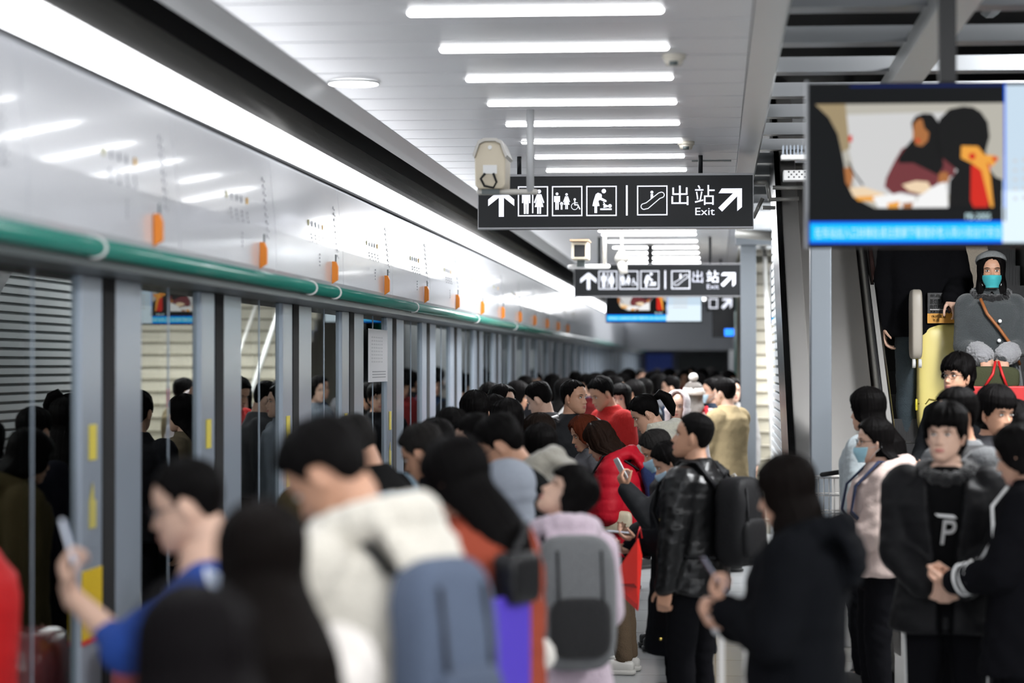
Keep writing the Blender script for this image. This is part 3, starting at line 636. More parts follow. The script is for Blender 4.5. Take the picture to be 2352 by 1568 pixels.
def head_geom(m, fine=True, blink=0, fat=0, closed=False):
    nz, nt = (64, 88) if fine else (26, 36)
    z = np.concatenate([np.linspace(0, .2, int(nz * .82), endpoint=False), .2 + .0305 * np.sin(np.linspace(0, 1, nz - int(nz * .82)) * PI / 2)])
    ph = np.linspace(-PI, PI, nt, endpoint=False); th = ph - .5 * np.sin(ph)
    Z, T = np.meshgrid(z, th, indexing='ij'); P = outline(Z, T)
    front = sstep(np.cos(T), .1, .7); x = P[..., 0]; zz = P[..., 2]; ax = np.abs(x)
    nose = np.interp(zz, [.066, .074, .081, .090, .108, .128], [0, .008, .024, .021, .011, 0]); nw = np.interp(zz, [.07, .085, .12], [.013, .0105, .008])
    dy = nose * np.exp(-(x / nw) ** 2) + .006 * ga(ax, .014, .006) * ga(zz, .079, .007)
    dy += -.011 * ga(ax, .031, .017) * ga(zz, .118, .011) + .004 * ga(ax, .030, .022) * ga(zz, .137, .007)
    dy += .0065 * ga(zz, .0555, .0042) * ga(x, 0, .018) + .0065 * ga(zz, .0455, .0045) * ga(x, 0, .017) - .002 * ga(zz, .0505, .002) * ga(x, 0, .02)
    dy += -.004 * ga(zz, .035, .006) * ga(x, 0, .02) + .005 * ga(zz, .016, .012) * ga(x, 0, .02) + .004 * ga(ax, .042, .016) * ga(zz, .088, .016)
    dy += .006 * ga(ax, .0, .04) * ga(zz, .05, .03)
    P[..., 1] += dy * front
    if fat: P[..., 0] *= 1 + fat * ga(zz, .05, .06); P[..., 1] += fat * .03 * front * ga(zz, .03, .03)
    V, Fc = grid(np.concatenate([P, P[:, :1]], 1)) if False else (None, None)
    n0, n1 = P.shape[:2]; V = P.reshape(-1, 3)
    Fc = [(i * n1 + j, i * n1 + (j + 1) % n1, (i + 1) * n1 + (j + 1) % n1, (i + 1) * n1 + j) for i in range(n0 - 1) for j in range(n1)]
    Fc += [tuple(range(n1 - 1, -1, -1)), tuple((n0 - 1) * n1 + j for j in range(n1))]
    mi = []
    for q in Fc:
        c = V[list(q[:4])].mean(0); mi.append(3 if (c[1] > .06 and (c[0] / .022) ** 2 + ((c[2] - .0505) / .0085) ** 2 < 1 and len(q) == 4) else 0)
    m.add((V, Fc), mi)
    for s_ in (-1, 1):
        if not closed: m.add(ell((s_ * .031, .0775, .1175), (.0135, .006, .0055), 14, 8), 1); m.add(ell((s_ * .031, .0815, .1175), (.0055, .0030, .0052), 12, 6), 2)
        m.add(tube([(s_ * (.031 + a * .0145), .0815 - abs(a) * .003 - max(0, s_ * a * 0), .1225 + .0015 - a * a * .0035) for a in np.linspace(-1, 1, 7)], [.0008, .0016, .002, .002, .002, .0017, .0008], 6), 2)
        m.add(tube([(s_ * (.033 + a * .019), .0885 - .0055 * (a + .6) ** 2 * .8, .1365 + .002 - (a - .1) ** 2 * .004) for a in np.linspace(-1, 1, 7)], [.0008, .002, .0026, .0028, .0026, .002, .0008], 6), 2)
        R = np.array(Euler((math.radians(-8), 0, s_ * math.radians(-22))).to_matrix())
        m.add(ell((s_ * .0765, -.006, .106), (.006, .019, .032), 14, 10, R), 0); m.add(ell((s_ * .083, -.004, .108), (.004, .011, .020), 10, 6, R), 0); m.add(ell((s_ * .074, .003, .082), (.006, .008, .010), 10, 6), 0)

HS = {  # hair: hairline height by |angle| in degrees (0 = front), thickness, lowest z
 'short': dict(hl=[(0, .186), (35, .176), (55, .160), (70, .128), (80, .108), (88, .128), (100, .120), (120, .075), (150, .045), (180, .040)], th=.014, zend=.03, top=.022),
 'crew': dict(hl=[(0, .188), (35, .184), (55, .165), (70, .135), (80, .112), (88, .130), (100, .115), (120, .075), (150, .05), (180, .045)], th=.008, zend=.03, top=.014),
 'fringe': dict(hl=[(0, .140), (30, .142), (50, .135), (65, .115), (80, .090), (88, .118), (100, .110), (120, .060), (150, .030), (180, .02)], th=.020, zend=.01, top=.032),
 'bob': dict(hl=[(0, .142), (30, .145), (42, .12), (50, .02), (60, -.02), (180, -.04)], th=.026, zend=-.03, top=.028),
 'long': dict(hl=[(0, .190), (25, .180), (45, .145), (62, .09), (75, .02), (90, -.32), (180, -.34)], th=.020, zend=-.33, top=.022),
 'bobopen': dict(hl=[(0, .150), (40, .148), (58, .13), (70, .085), (78, .0), (90, -.03), (180, -.05)], th=.024, zend=-.04, top=.028),
 'drape': dict(hl=[(0, .190), (25, .180), (42, .14), (52, .08), (60, -.1), (68, -.36), (180, -.4)], th=.022, zend=-.36, top=.022),
 'longback': dict(hl=[(0, .186), (30, .176), (50, .150), (66, .125), (80, .100), (88, .10), (96, .06), (104, -.32), (180, -.34)], th=.018, zend=-.33, top=.020),
 'longfringe': dict(hl=[(0, .140), (30, .142), (45, .12), (58, .03), (70, -.2), (90, -.32), (180, -.34)], th=.020, zend=-.33, top=.024),
 'mid': dict(hl=[(0, .185), (25, .175), (42, .14), (55, .08), (66, .0), (80, -.10), (180, -.12)], th=.022, zend=-.12, top=.024),
 'tied': dict(hl=[(0, .186), (35, .172), (55, .150), (70, .120), (80, .100), (90, .125), (110, .10), (140, .055), (180, .04)], th=.012, zend=.03, top=.018),
}
def hair_geom(style, fine=True, messy=0, seed=0, length=None):
    st = HS[style]; zend = st['zend'] if length is None else -length; hl = st['hl']
    nt = 110 if fine else 44; zt = np.linspace(.2304, .17, 14 if fine else 7); nb = int((.165 - zend) / (.008 if fine else .02)) + 2
    z = np.concatenate([zt, np.linspace(.165, zend, nb)]); th = np.linspace(-PI, PI, nt, endpoint=False)
    Z, T = np.meshgrid(z, th, indexing='ij'); A = np.abs(np.degrees(T)); rs = np.random.RandomState(seed + 5)
    h = np.interp(A, [a for a, b in hl], [b if b > -.1 or length is None else min(b, zend * .97) for a, b in hl])
    jag = sum(np.sin(T * k + p) / 3 for k, p in zip((11, 23, 41), rs.uniform(0, 6, 3)))
    h = h + jag * (.006 + messy * .006) * (A < 80)
    P = outline(np.clip(Z, .095 if zend < .02 else .05, 1), T); low = np.clip(.095 - Z, 0, None); c_, s_ = np.cos(T), np.sin(T)
    if zend < .02:
        W_ = np.interp(low, [0, .12, .24, .45], [.070, .082, .095, .080]); B_ = np.interp(low, [0, .12, .24, .45], [.084, .064, .060, .045]); y0 = np.interp(low, [0, .12, .24, .45], [.002, -.038, -.062, -.075])
        Q = np.stack([W_ * s_, y0 + B_ * c_, Z], -1); bl = sstep(low, 0, .06)[..., None]
        P[..., 2] = Z; P = P * (1 - bl) + Q * bl
    n = P - np.array([0, -.01, .10]); n[..., 2] = np.where(Z < .12, 0, n[..., 2]); n /= np.linalg.norm(n, axis=-1, keepdims=True) + 1e-9
    strands = sum(np.sin(T * k + p + Z * q) for k, p, q in zip((17, 31, 53, 71), rs.uniform(0, 6, 4), (6, -9, 12, 20))) / 4
    th_ = st['th'] + (st['top'] - st['th']) * sstep(Z, .14, .22)
    if style in ('bob', 'mid'): th_ = th_ + .012 * ga(Z, .05, .06) * (A > 60)
    th_ = th_ * (1 + (.16 + messy * .3) * strands) + messy * .006 * np.sin(T * 5 + Z * 60)
    mk = sstep(Z, h, h + .012); th_ = th_ * np.where(mk > 0, np.clip(mk * 1.6, 0, 1), 0)
    O = P + n * th_[..., None]
    I = P.copy(); ctr = np.array([0, -.02, 0]); k = np.where(Z > .03, .86, .45)[..., None]
    I = np.stack([P[..., 0] * k[..., 0], ctr[1] + (P[..., 1] - ctr[1]) * k[..., 0], Z], -1)
    G = O * mk[..., None] + I * (1 - mk[..., None])
    G[..., 2] = np.where(Z > .05, G[..., 2], Z)
    tip = sstep(Z, zend + .07, zend)[..., None] if zend < -.02 else 0
    if zend < -.02: G[..., :2] = G[..., :2] * (1 - tip * .45) + np.array([0, -.07]) * tip * .45; G[..., 2] += (.02 * strands) * tip[..., 0]
    V = G.reshape(-1, 3); n0, n1 = G.shape[:2]
    Fc = [(i * n1 + j, (i + 1) * n1 + j, (i + 1) * n1 + (j + 1) % n1, i * n1 + (j + 1) % n1) for i in range(n0 - 1) for j in range(n1)]
    Fc += [tuple(range(n1)), tuple((n0 - 1) * n1 + j for j in range(n1 - 1, -1, -1))]
    return V, Fc

def hand_geom(m, wrist, d, n, curl=.5, side=1, s=1.0, thumb=.5, r=.0085):
    """palm + five fingers. d = pointing direction, n = palm normal (towards what it holds); side=+1 right hand"""
    d = np.asarray(d, float); d /= np.linalg.norm(d); n = np.asarray(n, float); n = n - d * np.dot(n, d); n /= np.linalg.norm(n)
    u = np.cross(d, n) * side    # towards the thumb side
    w0 = np.asarray(wrist, float); R = np.stack([u, d, n], 1)
    m.add(rbox(w0 + d * .048 * s, (.080 * s, .100 * s, .030 * s), .6, 16, 8, R)); m.add(cap(w0 - d * .02 * s, .027 * s, w0 + d * .02 * s, .027 * s, 12))
    for i, (off, L, a) in enumerate(((.030, 1.0, .02), (.010, 1.1, 0), (-.010, 1.02, -.02), (-.029, .82, -.05))):
        p = w0 + u * off * s + d * .088 * s; ang = 0; cu = curl * (1 + .07 * i)
        for j, seg in enumerate((.044, .027, .021)):
            ang += cu * (1.15, 1.5, 1.0)[j]; q = p + (d * math.cos(ang) + n * math.sin(ang) + u * a * math.cos(ang)) * seg * L * s
            m.add(cap(p, (r + .0012 - .0008 * j) * s, q, (r + .0004 - .0008 * j) * s, 10, 3)); p = q
    p = w0 + u * .030 * s + d * .022 * s; dd = u * .75 + d * .65 + n * (.25 + thumb * .5)
    for j, seg in enumerate((.042, .032, .026)):
        dd = dd / np.linalg.norm(dd); q = p + dd * seg * s; m.add(cap(p, (.0135, .0112, .0095)[j] * s, q, (.0115, .0100, .0085)[j] * s, 10, 3)); p = q
        dd = dd + n * (.25 * thumb + .05) + d * .15 - u * .45 * thumb

def ik(sh, tgt, l1, l2, pole):
    d = tgt - sh; L = np.linalg.norm(d); L2 = min(L, (l1 + l2) * .995); dn = d / L; tgt = sh + dn * L2
    a = (l1 * l1 - l2 * l2 + L2 * L2) / (2 * L2); h = math.sqrt(max(l1 * l1 - a * a, 1e-6))
    p = pole - dn * np.dot(pole, dn); p /= np.linalg.norm(p) + 1e-9
    return sh + dn * a + p * h, tgt

HANDS = {  # wrist target, finger direction, palm normal, curl (right side; x mirrored for the left)
 'down': ((.25, .03, .80), (.02, .15, -1), (-1, .2, 0), .38), 'phone': ((.10, .34, 1.17), (-.25, .6, .75), (-.3, -.75, .6), .75),
 'phoneup': ((.06, .38, 1.33), (-.1, .45, .9), (-.3, -.9, .3), .75), 'clasp': ((.085, .245, .97), (-.85, .35, -.3), (-.1, -1, .2), .55),
 'pocket': ((.20, .14, .93), (-.3, .5, -.8), (-1, 0, 0), .3), 'strap': ((.12, .20, 1.22), (-.2, -.1, 1), (-.3, -1, 0), .8),
 'carry': ((.055, .27, 1.03), (.0, .4, -.9), (0, -1, -.2), .95), 'face': ((.10, .20, 1.42), (-.2, .2, 1), (-.4, -.9, .1), .5), 'low': ((.10, .30, 1.05), (-.55, .8, -.1), (-.2, -.2, 1), .55)}
TORSO = [(.84, .11, .10, 0), (.92, .165, .118, -.005), (1.04, .145, .105, 0), (1.18, .155, .110, 0), (1.30, .170, .115, -.005), (1.38, .160, .095, -.012), (1.44, .095, .075, -.018), (1.50, .055, .058, -.01)]
def ering(z, rx, ry, yo=0, n=28, e=.85):
    t = np.linspace(0, 2 * PI, n, endpoint=False); s_, c_ = np.sin(t), np.cos(t)
    return np.stack([rx * np.sign(s_) * np.abs(s_) ** e, yo + ry * np.sign(c_) * np.abs(c_) ** e, np.full(n, z)], 1)
PEOPLE = {}
def person(key, label, px, ytop, s, face, skin=0, hair='short', hcol=(.008, .007, .007), top=('plain', (.02, .02, .022)), legs=(.012, .012, .015), hem=.84, bulk=.035, lean=0, side=0,
           pitch=0, yaw=0, roll=0, L='down', Rh='down', hood=False, hoodup=False, collar=.02, sleeve=1.0, ground=0, height=None, mask=None, glasses=False, fat=0, fine=True, messy=.15,
           hlen=None, quilt=0, girl=False, group=None, shoe=(.05, .05, .05), tail=False, blouse=None, openj=0, hcap=None, stride=.0, scale=None, band=None, furcol=None, furcuff=None, closed=False, kids=None, zoff=0, trim=None, lookup=0, hoodmat=None, mwid=None, hfront=0):
    k = .97 if girl else 1.0; sw = .155 if girl else .178
    def bend(p):
        p = np.asarray(p, float); one = p.ndim == 1; p = np.atleast_2d(p).copy()
        t = sstep(p[:, 2], .86, 1.16) * .55 + sstep(p[:, 2], 1.16, 1.5) * .45; a = math.radians(lean) * t; b = math.radians(side) * t
        y, z = p[:, 1].copy(), p[:, 2] - .93
        p[:, 1] = y * np.cos(a) + z * np.sin(a); z2 = -y * np.sin(a) + z * np.cos(a)
        x = p[:, 0].copy(); p[:, 0] = x * np.cos(b) + z2 * np.sin(b); p[:, 2] = .93 - x * np.sin(b) + z2 * np.cos(b)
        return p[0] if one else p
    neck0 = bend((0, -.022, 1.42)); necktop = bend((0, .0, 1.535))
    Hm = np.array((Euler((0, 0, math.radians(yaw))).to_matrix() @ Euler((math.radians(-pitch), 0, 0)).to_matrix() @ Euler((0, math.radians(roll), 0)).to_matrix()))
    def HT(p): return (np.asarray(p, float) - np.array([0, -.018, .045])) @ Hm.T + necktop
    # height so that the head top meets the wanted pixel row
    D0 = F / s; tmp = np.concatenate([outline(np.full(40, zz_), np.linspace(-PI, PI, 40)) for zz_ in (.14, .19, .22, .2305)]); zt = HT(tmp)[:, 2].max() + HS[hair]['top'] * .8
    ztop = CAMZ + (835 - ytop) / s; K = scale or (ztop - ground) / zt
    if scale: ground = ztop - K * zt
    hc = HT((0, 0, .12)) * K
    # arms
    arms = {}
    for sd, hn in ((-1, L), (1, Rh)):
        if isinstance(hn, str): tg, fd, pn, cu = HANDS[hn]
        else: tg, fd, pn, cu = hn
        tg = np.array(tg, float); fd = np.array(fd, float); pn = np.array(pn, float)
        if isinstance(hn, str): tg[0] *= sd; fd[0] *= sd; pn[0] *= sd
        shd = bend((sd * sw, -.015, 1.375)); el, wr = ik(shd, tg, .285, .255, np.array((sd * .55, -.35, -1.0)))
        arms[sd] = (shd, el, wr, fd, pn, cu)
    root = empty('person', (0, 0, 0)); tag(root, label, 'person', group)
    b = M()
    b.add(loft([ering(z, rx * (1 + fat), ry * (1 + fat * 1.3), yo) for z, rx, ry, yo in TORSO])); b.tf(bend)
    b.add(cap(neck0, .062 * (1 + fat * .6), necktop, .056 * (1 + fat * .7), 18))
    b.add(cap(necktop, .054, HT((0, -.02, .075)), .056, 18))
    for sd in (-1, 1):
        shd, el, wr, fd, pn, cu = arms[sd]
        b.add(cap(shd, .052 * (1 + fat), el, .040 * (1 + fat), 16)); b.add(cap(el, .040 * (1 + fat * .8), wr, .026, 16))
        if fine: hand_geom(b, wr, fd, pn, cu, sd, 1.0)
        else: hand_geom(b, wr, fd, pn, cu, sd, 1.05, r=.0095)
        f_ = stride * sd; hip = np.array((sd * .09, 0, .88)); kn = np.array((sd * .10, .03 + f_ * .5, .48)); an = np.array((sd * .105, -.01 + f_, .09))
        b.add(cap(hip, .085, kn, .056, 14)); b.add(cap(kn, .055, an, .038, 14)); b.add(cap(an, .036, an + np.array((sd * .01, .12, -.045)), .030, 12))
    vox = .0062 if fine else .0105
    me = remesh(b, vox, 3); V, Fc = mesh_arrays(me)
    bm = M().add((V, Fc), 0); hm = M(); head_geom(hm, fine, fat=fat * .6, closed=closed); hm.tf(HT)
    bm.add((np.concatenate(hm.V), hm.F), hm.I); bm.tf(lambda v: v * K)
    body = obj('body', bm, [skinmat(skin), M_EYEW, M_EYED, M_LIP], root); bpy.data.meshes.remove(me)
    def hc_obj(name, m, mt, **kw): return obj(name, m.tf(lambda v: HT(v) * K), mt, root, **kw)
    # hair
    if not hoodup:
        V, Fc = hair_geom(hair, fine, messy, seed=int(px) % 17, length=hlen)
        lowm = np.clip(.05 - V[:, 2], 0, None); Vc = V.copy(); Vc[:, 2] = np.maximum(V[:, 2], .05); W_ = HT(Vc)
        back = np.array((Euler((0, 0, math.radians(yaw))).to_matrix()) @ Vector((0, -1, 0)))
        fw = sstep(V[:, 1], -.07, .02); W_[:, 2] -= lowm * 1.0; W_ += np.outer(np.clip(lowm, 0, .12) * (.42 + bulk * 6) if hfront == 0 else -np.clip(lowm, 0, .22) * hfront * fw, back)
        hm = M().add((W_ * K, Fc))
        if tail: hm.add((HT(tube([(0, -.10, .17), (0, -.15, .175), (0, -.175, .13), (0, -.17, .06), (0, -.15, .0)], [.018, .034, .04, .034, .008], 14)[0]) * K, tube([(0, 0, 0), (0, 0, 1), (0, 0, 2), (0, 0, 3), (0, 0, 4)], [.1] * 5, 14)[1]))
        obj('hair', hm, hairmat(hcol), root)
    # trousers
    t = M()
    t.add(loft([ering(z, rx, ry, 0) for z, rx, ry in ((.78, .12, .10), (.84, .172, .125), (.95, .165, .120), (1.02, .15, .11))]))
    for sd in (-1, 1):
        f_ = stride * sd; hip = np.array((sd * .088, 0, .86)); kn = np.array((sd * .10, .03 + f_ * .5, .48)); an = np.array((sd * .105, -.005 + f_, .12))
        t.add(cap(hip, .098, kn, .075, 16)); t.add(cap(kn, .074, an, .062, 16))
    def fold(V, N): return V + N * (.006 * noise(V * np.array((1, 1, 2.2)), 14, 2))[:, None]
    me = remesh(t, .014, 3, fold); V, Fc = mesh_arrays(me); obj('trousers', M().add((V * K, Fc)), cloth(legs, 'denim' if max(legs) > .03 else 'plain'), root); bpy.data.meshes.remove(me)
    for sd in (-1, 1):
        f_ = stride * sd; t = M(); t.add(rbox((sd * .11, .055 + f_, .055), (.098, .27, .085), .55)); t.add(rbox((sd * .11, .055 + f_, .018), (.104, .285, .036), .35)); t.add(cap((sd * .107, -.02 + f_, .06), .045, (sd * .106, -.01 + f_, .11), .048)); t.tf(lambda v: v * K)
        obj('shoe', t, mat('shoe_%02d' % int(shoe[0] * 99), shoe, rough=.5), root)
    # jacket
    kind, col = top; j = M(); B = bulk
    secs = []
    hipw = .155 + B * 1.05; hipd = .112 + B * 1.1
    if hem < .80: secs += [(hem, hipw + .03, hipd + .03, 0), (hem + .02, hipw + .035, hipd + .035, 0)]
    else: secs += [(hem, hipw + .002, hipd, 0), (hem + .015, hipw + .012, hipd + .01, 0)]
    for z, rx, ry, yo in ((.95, .160, .115, 0), (1.05, .150, .112, 0), (1.18, .162, .118, 0), (1.30, .178, .120, -.005), (1.38, .165, .102, -.012)):
        if z > hem + .05: secs.append((z, (rx + B) * (1 + fat), (ry + B) * (1 + fat * 1.3), yo))
    secs += [(1.43, .105 + B * .5, .085 + B * .4, -.02), (1.465 + collar * .3, .078 + B * .25, .078 + B * .2, -.018), (1.475 + collar, .066 + B * .2, .070 + B * .2, -.008)]
    j.add(loft([ering(*q) for q in secs]))
    if hood:
        q_ = .6 + .4 * hood
        for a in np.linspace(-2.3, 2.3, 15):
            c_ = max(0, math.cos(a / 2)) ** 2; j.add(ell(((.105 + .03 * c_) * math.sin(a), -.02 - (.085 + .05 * c_ * q_) * math.cos(a), 1.43 + .055 * c_ - .035 * (abs(a) > 1.7)), (.036 + .012 * c_, .034 + .016 * c_ * q_, .030 + .018 * c_ * q_), 14, 8))
        for i_ in range(5):
            t_ = i_ / 4; j.add(ell((0, -.13 - B * .8 - .035 * q_ * math.sin(PI * t_ * .8), 1.46 - .15 * t_), ((.125 - .05 * t_ ** 2) * (.8 + .2 * q_), .034, .04), 18, 8))
    j.tf(bend)
    for sd in (-1, 1):
        shd, el, wr, fd, pn, cu = arms[sd]; q = el + (wr - el) * (sleeve if sleeve < 1 else .96)
        j.add(cap(shd, (.060 + B * .8) * (1 + fat * .6), el, (.048 + B * .75) * (1 + fat * .6), 18)); j.add(cap(el, (.047 + B * .75) * (1 + fat * .6), q, .034 + B * .5, 18))
        if B > .03: j.add(cyl(q - (q - el) * .12, q + (q - el) * .04, .037 + B * .28))
    amp = dict(plain=.005, puffer=.004, wool=.003, fleece=.005, leather=.008, knit=.003, denim=.005, nylon=.005)[kind]
    def jd(V, N):
        d = amp * noise(V * np.array((1, 1, 1.6)), 15, int(px) % 5) + amp * .5 * noise(V, 34, 1)
        if quilt: d = d + quilt * (np.abs(np.sin(PI * V[:, 2] / .085)) ** .5 - .6)
        if openj:
            w_ = openj * (.35 + .65 * sstep(V[:, 2], .9, 1.45)); fr = (1 - sstep(np.abs(V[:, 0]), w_ - .012, w_ + .004)) * (V[:, 1] > 0.0) * (N[:, 1] > .2); return V + N * d[:, None] - np.stack([0 * fr, fr * (B + .022), 0 * fr], 1)
        return V + N * d[:, None]
    me = remesh(j, .011 if fine else .016, 3, jd); V, Fc = mesh_arrays(me); jm = M().add((V * K, Fc)); mts = [cloth(col, kind)]
    if hoodmat:   # hood and collar in their own colour
        mts.append(cloth(*hoodmat[::-1])); Zc = [V[list(q)].mean(0) for q in Fc]; zb = bend((0, -.1, 1.40))[2]
        jm.I = [1 if c[2] > zb and abs(c[0]) < .16 else 0 for c in Zc]
    obj({'leather': 'leather_jacket', 'puffer': 'padded_jacket', 'wool': 'wool_coat', 'knit': 'sweater', 'fleece': 'fleece_jacket'}.get(kind, 'jacket'), jm, mts, root); bpy.data.meshes.remove(me)
    if openj or blouse:
        q = M().add(loft([ering(z, (rx + .018) * .98, ry + .020, yo) for z, rx, ry, yo in TORSO[:-1]] + [ering(1.475, .064, .066, -.012)])); q.tf(lambda v: bend(v) * K); obj('shirt', q, cloth(blouse or (.012, .012, .013)), root)
    if hoodup:
        hm = M(); nz = 22; rows = []
        for z in np.linspace(-.06, .262, nz):
            ring = []
            for a in np.linspace(math.radians(42), math.radians(318), 40):
                p = outline(np.clip(z, .05, .2304), np.array(a)); f_ = .03 + (.012 if z < .1 else .0)
                nrm = p - np.array((0, -.01, .1)); nrm[2] = 0; nrm /= np.linalg.norm(nrm) + 1e-9; sc = math.sqrt(max(0, 1 - max(0, (z - .16) / .105) ** 2)) if z > .16 else 1
                base = outline(np.array(min(max(z, .06), .15)), np.array(a)); ring.append(((base[0] + nrm[0] * f_) * sc, (base[1] + nrm[1] * f_) * sc - .0, z))
            rows.append(ring)
        V, Fc = grid(np.array(rows)); V += .0; o = hc_obj('hood', M().add((V, Fc)), cloth(*(hoodmat or (kind, col))[::-1])); so = o.modifiers.new('s', 'SOLIDIFY'); so.thickness = .02; so.offset = 0
    if mask:
        zs = np.linspace(.004, .088, 14); ths = np.linspace(-1.15, 1.15, 25); G = np.zeros((14, 25, 3))
        for i, z in enumerate(zs):
            p = outline(np.full(25, z if z > .02 else .02), ths); p[:, 2] = z; cth = np.clip(np.cos(ths), 0, 1); p[:, 1] += (.010 + .020 * ga(z, .075, .03) * cth ** 6 + .008 * ga(z, .045, .03) * cth ** 3) + .0012 * math.sin(i * 2.4); p[:, 0] *= 1.05
            wd = .62 + .38 * math.sin(PI * min(1, max(0, (z + .035) / .11)) * .5 + .3); p[:, 0] *= min(1, wd + .08); G[i] = p
        o = hc_obj('face_mask', M().add(grid(G)), mat('mask_' + ('%02d%02d' % (int(mask[0] * 99), int(mask[1] * 99))), mask, rough=.75)); so = o.modifiers.new('s', 'SOLIDIFY'); so.thickness = .003
        m_ = M()
        for sd in (-1, 1):
            for z in (.08, .02): m_.add(tube([(sd * .060, .045, z), (sd * .074, .01, .09 if z > .05 else .06), (sd * .084, -.022, .104 if z > .05 else .085)], .0018, 5))
        hc_obj('ear_loop', m_, M_WHITE).parent = o
    if glasses:
        m_ = M()
        for sd in (-1, 1):
            m_.add(tube([(sd * .034 + .023 * math.cos(a), .098 - .012 * abs(math.cos(a)) * (1 if math.cos(a) * sd > 0 else 0), .115 + .018 * math.sin(a)) for a in np.linspace(0, 2 * PI, 20, endpoint=False)], .0017, 5, closed=True))
            m_.add(tube([(sd * .057, .088, .12), (sd * .073, .06, .12), (sd * .079, -.01, .118)], .0016, 5))
        m_.add(tube([(-.011, .099, .12), (0, .103, .123), (.011, .099, .12)], .0016, 5)); hc_obj('glasses', m_, M_STEELD if glasses is True else mat('specs_purple', glasses, rough=.3))
    if band:   # headband / knit cap
        rows = []
        for z, e in ((.192, .024), (.20, .030), (.215, .032), (.228, .027)) if band[0] == 'band' else ((.140, .030), (.150, .046), (.20, .050), (.235, .044), (.262, .030)):
            t_ = np.linspace(-PI, PI, 40, endpoint=False); zz_ = z - .055 * (1 - np.cos(t_)) / 2 * (1 if band[0] == 'band' else .3); p = outline(np.clip(zz_, 0, .225 if band[0] == 'band' else .19), t_); nn = p - np.array((0, -.01, .1)); nn /= np.linalg.norm(nn, axis=1, keepdims=True); p = p + nn * e
            if band[0] != 'band': p[:, 2] = zz_; p[:, :2] *= math.sqrt(max(.02, 1 - max(0, (z - .15) / .115) ** 2))
            rows.append(p)
        m_ = M().add(loft(rows, cap=band[0] != 'band'))
        if band[0] == 'beanie': m_.add(ell((0, -.01, .29), (.045, .045, .042)))
        o = hc_obj('headband' if band[0] == 'band' else 'knit_hat', m_, cloth(band[1], 'knit'))
        if band[0] == 'band': so = o.modifiers.new('s', 'SOLIDIFY'); so.thickness = .008
    def fuzz(V, N): return V + N * (.008 * noise(V, 90, 3) + .004 * noise(V, 200, 1))[:, None]
    if furcol:
        m_ = M(); 
        for a in np.linspace(0, 2 * PI, 14, endpoint=False): m_.add(ell((.10 * math.sin(a), -.02 + .085 * math.cos(a), 1.455 - .045 * max(0, math.cos(a))), (.045, .045, .045), 12, 8))
        m_.tf(bend); me = remesh(m_, .010, 1, fuzz); V, Fc = mesh_arrays(me); obj('fur_collar', M().add((V * K, Fc)), cloth(furcol, 'fleece'), root)
    if furcuff:
        for sd in (-1, 1):
            shd, el, wr, fd, pn, cu = arms[sd]; dd = (wr - el) / np.linalg.norm(wr - el); m_ = M().add(cap(wr - dd * .10, .076, wr - dd * .03, .072, 18)); me = remesh(m_, .009, 1, fuzz); V, Fc = mesh_arrays(me); obj('fur_cuff', M().add((V * K, Fc)), cloth(furcuff, 'fleece'), root)
    # place it
    a = math.radians(face); X_, Y_, _ = unproj(px, 835, s)
    ox = hc[0] * math.cos(a) - hc[1] * math.sin(a); oy = hc[0] * math.sin(a) + hc[1] * math.cos(a)
    root.location = (X_ - ox, Y_ - oy, ground); root.rotation_euler = (0, 0, a)
    info = dict(root=root, K=K, bend=bend, HT=HT, arms=arms, a=a, loc=np.array((X_ - ox, Y_ - oy, ground)), bulk=bulk, hipd=hipd)
    def world(p):
        p = np.asarray(p, float) * K; return np.array((p[..., 0] * math.cos(a) - p[..., 1] * math.sin(a), p[..., 0] * math.sin(a) + p[..., 1] * math.cos(a), p[..., 2])).T + info['loc'] if p.ndim > 1 else np.array((p[0] * math.cos(a) - p[1] * math.sin(a), p[0] * math.sin(a) + p[1] * math.cos(a), p[2])) + info['loc']
    info['world'] = world; PEOPLE[key] = info; return info

